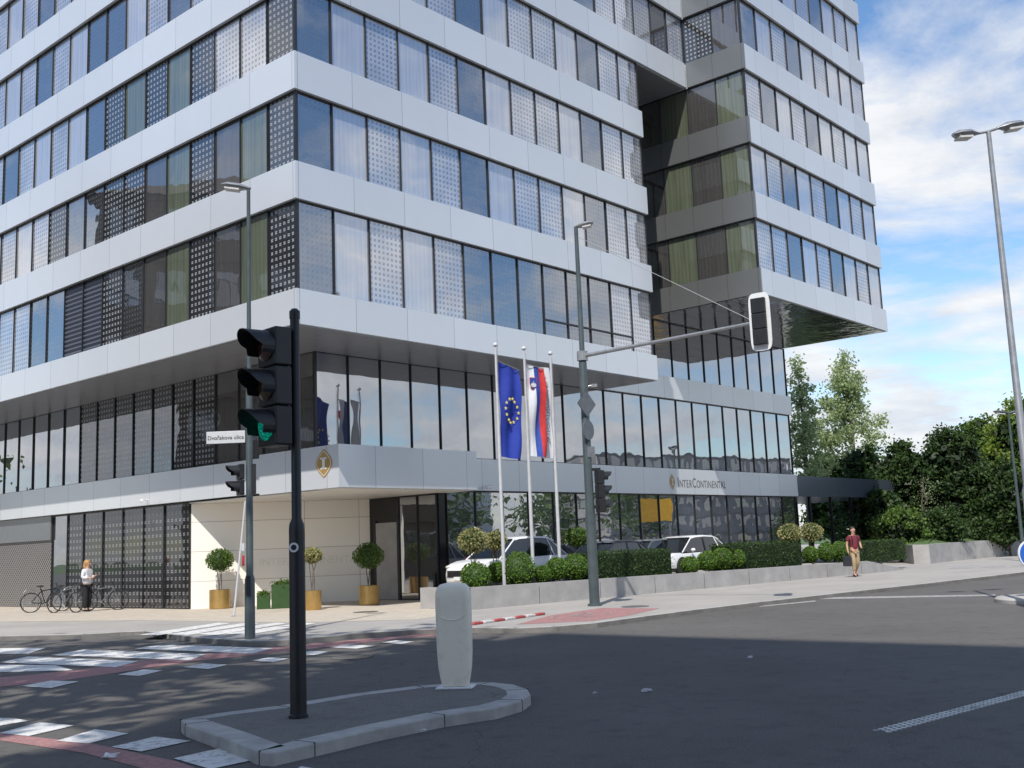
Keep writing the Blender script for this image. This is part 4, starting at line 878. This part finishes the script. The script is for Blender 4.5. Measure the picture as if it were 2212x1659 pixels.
MB().path([Vector((.1,-.12,1.15)),Vector((.12,-.15,1.32)),Vector((.1,-.05,1.46))],.02).build('strap','blackcloth',e); MB().path([Vector((-.1,-.12,1.15)),Vector((-.12,-.15,1.32)),Vector((-.1,-.05,1.46))],.02).build('strap','blackcloth',e)
T=Matrix.Translation((c.x,c.y,.1))@Matrix.Rotation(R(12),4,'Z')@Matrix.Scale(Hm/1.76,4)
b_=empty('shoulder_bag',T@Vector((-.33,-.06,.38)),R(55),'dark blue bag hanging from the walking man\'s hand','bag')
MB().box(-.06,.06,-.17,.17,0,.38).build('bag_body','cardark',b_,bevel=.04); MB().path([Vector((0,-.08,.36)),Vector((0,-.04,.5)),Vector((0,.04,.5)),Vector((0,.08,.36))],.012).build('handle','blackcloth',b_)
c=G(187,1321,.1); Hm=108*c.y/2330; e=empty('person',(c.x,c.y,.1),R(70),'blond woman in white jacket and black trousers standing by the bicycles','person'); e.scale=(Hm/1.7,)*3
V=[((0,0,.93),.11),((0,0,1.1),.1),((0,0,1.28),.12),((0,-.01,1.42),.05),((0,-.02,1.5),.058),((0,-.04,1.56),.08),((0,-.03,1.63),.078),((0,-.01,1.68),.045),
 ((-.15,0,1.36),.05),((-.2,.02,1.12),.036),((-.12,-.2,1.1),.024),((.15,0,1.36),.05),((.2,.02,1.12),.036),((.1,-.22,1.16),.024),
 ((-.08,0,.88),.08),((-.08,-.02,.48),.05),((-.08,.0,.08),.034),((-.08,-.14,.04),.03),((.08,0,.88),.08),((.08,-.03,.48),.05),((.08,.02,.08),.034),((.08,-.12,.04),.03)]
hand(V,E2,10,(-.12,-.2,1.1),(.3,-.9,.2),-1); hand(V,E2,13,(.1,-.22,1.16),(-.3,-.9,.2),1)
skin('body',V,E2,'skin',e)
skin('jacket',[((0,0,.84),.17),((0,0,1.1),.155),((0,0,1.3),.165),((0,.0,1.4),.085),((-.16,0,1.35),.08),((-.21,.02,1.12),.065),((-.13,-.16,1.11),.048),((.16,0,1.35),.08),((.21,.02,1.12),.065),((.12,-.18,1.15),.048)],[(0,1),(1,2),(2,3),(2,4),(4,5),(5,6),(2,7),(7,8),(8,9)],'shirtwhite',e)
skin('trousers',[((0,0,.9),.14),((-.08,0,.82),.11),((-.08,-.02,.48),.09),((-.08,0,.1),.08),((.08,0,.82),.11),((.08,-.03,.48),.09),((.08,.02,.1),.08)],[(0,1),(1,2),(2,3),(0,4),(4,5),(5,6)],'blackcloth',e)
skin('shoe',[((-.08,.02,.05),.045),((-.08,-.16,.04),.035)],[(0,1)],'shoe',e,1); skin('shoe',[((.08,.04,.05),.045),((.08,-.14,.04),.035)],[(0,1)],'shoe',e,1)
face_parts(e,1.58,-.03); MB().ball((0,.015,1.61),.11,.12,.105,n=14).ball((0,.07,1.5),.1,.08,.16,n=12).build('hair','blond',e,smooth=True)
# ------------------------------------------------------------------ bicycles
def bike(L,rz,label,fr='cardark'):
    e=empty('bicycle',L,rz,label,'bicycle','bicycles at the racks'); W=[(-.52,.35),(.52,.35)]
    for x,z in W:
        mb=MB()
        for i in range(24):
            t0,t1=2*math.pi*i/24,2*math.pi*(i+1)/24; mb.tube((x+.34*math.cos(t0),0,z+.34*math.sin(t0)),(x+.34*math.cos(t1),0,z+.34*math.sin(t1)),.022,n=6,cap=False)
        o=mb.build('wheel','rubber',e); mb=MB()
        for i in range(12): t=2*math.pi*i/12; mb.tube((x,0,z),(x+.33*math.cos(t),0,z+.33*math.sin(t)),.003,n=3,cap=False)
        mb.tube((x,-.04,z),(x,.04,z),.03); mb.build('spokes','steel',o)
    bb=Vector((-.05,0,.3)); seat=Vector((-.2,0,.82)); head=Vector((.34,0,.84)); rear=Vector((-.52,0,.35)); front=Vector((.52,0,.35))
    mb=MB(); 
    for a,b in ((bb,seat),(bb,head-Vector((-.02,0,.1))),(seat-Vector((0,0,.08)),head),(bb,rear),(seat-Vector((0,0,.1)),rear),(head,front)): mb.tube(a,b,.02,n=7)
    mb.build('frame',fr,e); MB().path([Vector((.34,0,.84)),Vector((.32,0,.98)),Vector((.3,-.27,1.0)),],.013).path([Vector((.32,0,.98)),Vector((.3,.27,1.0))],.013).build('handlebar','black',e)
    MB().ball((-.22,0,.92),.13,.07,.035).tube((-.2,0,.8),(-.22,0,.92),.014).build('saddle','black',e,smooth=True)
    MB().tube((bb.x,-.08,.3),(bb.x,.08,.3),.02).tube((bb.x,-.08,.3),(bb.x+.13,-.08,.2),.01).tube((bb.x,.08,.3),(bb.x-.13,.08,.4),.01).build('crank','steel',e)
for x,y,rz,lb,fr in ((100,1322,18,'dark bicycle parked at the rack farthest left','cardark'),(140,1324,-25,'second dark bicycle overlapping the first, close to the woman','cargrey'),(222,1319,12,'grey bicycle standing just right of the woman','cargrey')):
    c=G(x,y,.1); bike((c.x,c.y,.1),R(rz),lb,fr)
for x,y,lb in ((65,1318,'bicycle rack hoop at the far left'),(150,1314,'bicycle rack hoop between the bicycles'),(240,1311,'bicycle rack hoop right of the woman')):
    c=G(x,y,.1); e=empty('bike_rack',(c.x,c.y,.1),R(60),lb,'bike rack','metal hoops for bicycles'); pts=[Vector((-.3,0,0)),Vector((-.3,0,.6))]+[Vector((.3*-math.cos(t),0,.6+.2*math.sin(t))) for t in [math.pi*i/8 for i in range(1,8)]]+[Vector((.3,0,.6)),Vector((.3,0,0))]
    MB().path(pts,.025,8).build('hoop','steel',e)
    for sx in (-.3,.3): MB().lathe([(.06,0),(.06,.01),(.03,.012)],(sx,0,0)).build('foot_plate','steel',e)
for x,y,lb in ((297,1314,'slim steel post before the patterned panels'),(925,1296,'dark bollard at the entrance, left of a pair'),(940,1297,'dark bollard at the entrance, right of a pair')):
    c=G(x,y,.1); e=empty('post',(c.x,c.y,.1),0,lb,'bollard'); MB().lathe([(.05,0),(.05,.85),(.045,.9),(.001,.92)],n=14).build('shaft','steel' if x<400 else 'black',e,smooth=True); MB().lathe([(.08,0),(.08,.015),(.05,.02)],n=14).build('base_collar','steel',e)
# ------------------------------------------------------------------ right refuge
c=G(2210,1290,.12)
e=empty('refuge_island',(c.x+.85,c.y,0),0,'small pale kerbed refuge at the right edge','traffic island'); MB().lathe([(.001,.12),(1.35,.12),(1.4,.08),(1.4,-.01)],n=32).build('kerb_ring','kerb',e,smooth=True)
e=empty('refuge_bollard',(c.x+.28,c.y,.12),R(10),'red and white striped marker with a blue arrow disc at the right edge','bollard')
mb=MB()
for i in range(5): mb.lathe([(.16,i*.13),(.16,(i+1)*.13)],n=20,mi=i%2)
mb.lathe([(.16,.65),(.001,.66)],n=20); mb.build('striped_post',['red','white'],e)
o=MB().lathe([(.001,-.02),(.3,-.02),(.3,.02),(.001,.02)],axis='y',n=28).build('disc','signblue',e); o.location=(0,-.02,.98); o=MB().lathe([(.3,-.022),(.33,-.022),(.33,.02),(.3,.02)],axis='y',n=28).build('disc_rim','white',e); o.location=(0,-.02,.98)
mb=MB(); mb.face([(-.12,-.045,1.08),(-.08,-.045,1.12),(.08,-.045,.96),(.04,-.045,.92)]); mb.face([(.12,-.0455,.84),(.12,-.0455,1.02),(-.06,-.0455,.84)]); mb.build('arrow','white',e)
# ------------------------------------------------------------------ far right
rp=[g2(x,y,.1) for x,y in ((1945,1214),(1975,1219),(2010,1218),(2050,1213),(2110,1207),(2212,1198),(2400,1182))]
mb=MB(); ribbon(mb,rp,.35,.1,1.05); tag(mb.build('retaining_wall','concrete'),'curved pale retaining wall below the trees at the right','wall')
q=[Vector((x,y,0)) for x,y in rp]; far=[Vector((v.x*1.6+5,v.y*1.7,0)) for v in q]
mb=MB()
for i in range(len(q)-1): mb.face([q[i]+Vector((0,.3,1.0)),q[i+1]+Vector((0,.3,1.0)),far[i+1]+Vector((0,0,3.6)),far[i]+Vector((0,0,3.0))])
tag(mb.build('grass_bank','grass'),kind='structure')
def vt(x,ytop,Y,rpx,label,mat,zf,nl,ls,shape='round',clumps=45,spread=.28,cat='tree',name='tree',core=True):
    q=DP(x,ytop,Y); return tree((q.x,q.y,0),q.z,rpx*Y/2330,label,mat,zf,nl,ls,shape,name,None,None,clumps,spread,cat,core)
vt(1718,742,78,62,'pale feathery tree rising just beside the podium corner','leafpale',.2,4600,.25,'cone',80,.13,core=False)
vt(1818,738,82,105,'tall pale airy tree standing against the sky','leafpale',.2,9500,.25,'cone',150,.09,core=False)
vt(1862,950,74,60,'dark rounded tree below the tall pale airy tree','leafdark',.1,7000,.26,spread=.16)
vt(1780,965,86,62,'mid green tree behind the end of the podium','leafmid',.1,6000,.3,spread=.17)
vt(1945,940,66,72,'large dense dark tree right of the tall pale airy tree','leafdark',.08,10000,.22,clumps=90,spread=.12)
vt(2045,912,64,88,'broad dark tree in the middle of the right hand trees','leafdark',.08,10500,.22,clumps=95,spread=.12)
vt(2112,880,80,66,'green tree rising behind the broad dark tree','leafmid',.1,7000,.28,spread=.14,clumps=60)
vt(2190,845,74,74,'sunny yellow green tree at the right edge of the photo','leafyel',.1,9000,.26,spread=.14,clumps=70)
vt(2290,815,70,90,'sunny green tree just past the right edge','leafmid',.1,5500,.35)
vt(2160,985,62,75,'dark shrubby tree below the yellow green tree','leafdark',.05,8500,.21,spread=.14,clumps=60)
vt(1895,1050,62,50,'low dark tree at the end of the terrace canopy','leafdark',.05,6000,.2,spread=.16)
vt(1992,1008,60,52,'grey twiggy thin shrub in front of the dark trees','leafpale',.2,400,.09,'cone',80,.2,'shrub','twiggy_shrub',core=False)
vt(1940,1098,58,56,'low spreading green shrub above the retaining wall start','leafmid',.25,5500,.17,cat='shrub',name='spreading_shrub',spread=.18)
vt(2030,1098,59,55,'low spreading dark shrub behind the retaining wall','leafdark',.25,5500,.17,cat='shrub',name='spreading_shrub',spread=.18)
vt(2130,1104,62,58,'rounded bush above the retaining wall on the right','leafdark',.25,5500,.18,cat='shrub',name='spreading_shrub',spread=.18)
pts=np.zeros((12000,3)); xs_=rng.uniform(0,1,12000); A_=DP(1840,1150,76); B_=DP(2400,1100,80)
pts[:,0]=A_.x+(B_.x-A_.x)*xs_+rng.normal(size=12000)*1.2; pts[:,1]=A_.y+(B_.y-A_.y)*xs_+rng.normal(size=12000)*2; pts[:,2]=np.abs(rng.normal(size=12000))*2.2+.3
tag(leafmesh('undergrowth',pts,.45,'leafdark'),kind='stuff')
for i,(x,y,rp_) in enumerate(((1610,1160,22),(1640,1158,24),(1672,1156,22))):
    q=HL(x,y,2.4); e=empty('box_shrub',(q.x,q.y,.4),0,['loose dark bush left of three before the terrace','loose dark bush in the middle of three before the terrace','loose dark bush right of three before the terrace'][i],'shrub'); rr=rp_*q.y/2330; MB().ball((0,0,rr),rr*.8,n=10).build('core','leafdark',e); leafmesh('foliage',shell_pts(1200,rr,rr,rr*1.3,.2)+np.array([0,0,rr]),.12,'leafdark',e)
# ------------------------------------------------------------------ surroundings
def block(name,label,org,rz,L,D,H,body,nf,nw,winmat='gS',roof=None,bandmat=None):
    e=empty(name,org,rz,label,'building'); MB().box(0,L,0,D,0,H).build('wall',body,e)
    mb=MB(); fh=H/nf
    for f_ in range(nf):
        for i in range(nw):
            x=L*(i+.5)/nw; ww=L/nw*.28
            for y in (-.03,D+.03): mb.box(x-ww,x+ww,y-.02,y+.02,f_*fh+fh*.28,f_*fh+fh*.8)
        nd=max(2,int(nw*D/L))
        for i in range(nd):
            y=D*(i+.5)/nd; ww=D/nd*.28
            for x in (-.03,L+.03): mb.box(x-.02,x+.02,y-ww,y+ww,f_*fh+fh*.28,f_*fh+fh*.8)
    tag(mb.build('window',winmat,e),kind='stuff')
    for f_ in range(1,nf+1): MB().box(-.25,L+.25,-.25,D+.25,f_*fh-.18,f_*fh).build('cornice',bandmat or body,e)
    if roof:
        mb=MB(); a=(-.6,-.6,H);b=(L+.6,-.6,H);c_=(L+.6,D+.6,H);d=(-.6,D+.6,H);r1=(D/2,D/2,H+roof);r2=(L-D/2,D/2,H+roof)
        mb.face([a,b,r2,r1]);mb.face([c_,d,r1,r2]);mb.face([b,c_,r2]);mb.face([d,a,r1]); mb.build('roof','bark',e)
    return e
edgeP=G(1040,1366,0); Hc=46.0; base=edgeP+SH*(Hc/math.tan(EL)); base=base-eR*5-eL*1.9
block('shadow_caster_block','unseen tall block behind the viewer, shaped to shade the road',(base.x,base.y,0),ANG-math.pi/2,70,5,Hc,'concrete',14,20)  # unseen slab; height, depth and place set to cast the road's shadow
block('old_town_house','old plastered town house across the side street seen in the glass',(-40,9,0),R(90),33,18,23,'bark',6,11,roof=4.5)
block('white_office','low white office block across the main road seen in the glass',(88,5,0),R(75),40,14,10,'white',3,14,bandmat='white')
block('grey_office','tall grey block farther across the main road',(120,60,0),R(60),40,14,14,'concrete',5,14)
P=Vector((40,55.3,0)); e=empty('direction_sign',P,math.atan2(.265,.973)-math.pi/2,'yellow road direction sign beyond the right edge of the photo','sign')
MB().box(-1.3,1.3,-.04,.04,3.3,4.9).build('panel','signyellow',e)
for sx in (-1,1): MB().tube((sx,0.08,0),(sx,.08,4.9),.06).build('support','steel',e)
tree((-8.4,5.5,0),24,5,'added unseen tree left of the viewer, filtering sun onto the crossing','leafmid',.45,1200,.6,clumps=26,spread=.14)  # added trees; their dapples stand for light thrown back by the facade
tree((-13.2,8,0),22,4.5,'second added unseen tree left of the viewer, filtering sun onto the crossing','leafmid',.45,900,.6,clumps=24,spread=.13)
tree((-6,.5,0),24,4.5,'added unseen tree closest to the viewer on the left, filtering sun','leafmid',.45,1200,.6,clumps=26,spread=.14)
tree((-50,62,0),13,6,'leafy tree at the end of the side street','leafmid',.2,3000,.55)
tree((-58,74,0),12,6,'second leafy tree at the end of the side street','leafmid',.2,3000,.55)
for i in range(4): tree((62+i*9,28+i*13,0),8+i%2*2,4,['first','second','third','fourth'][i]+' tree across the main road counted from the viewer','leafmid',.2,1500,.5)
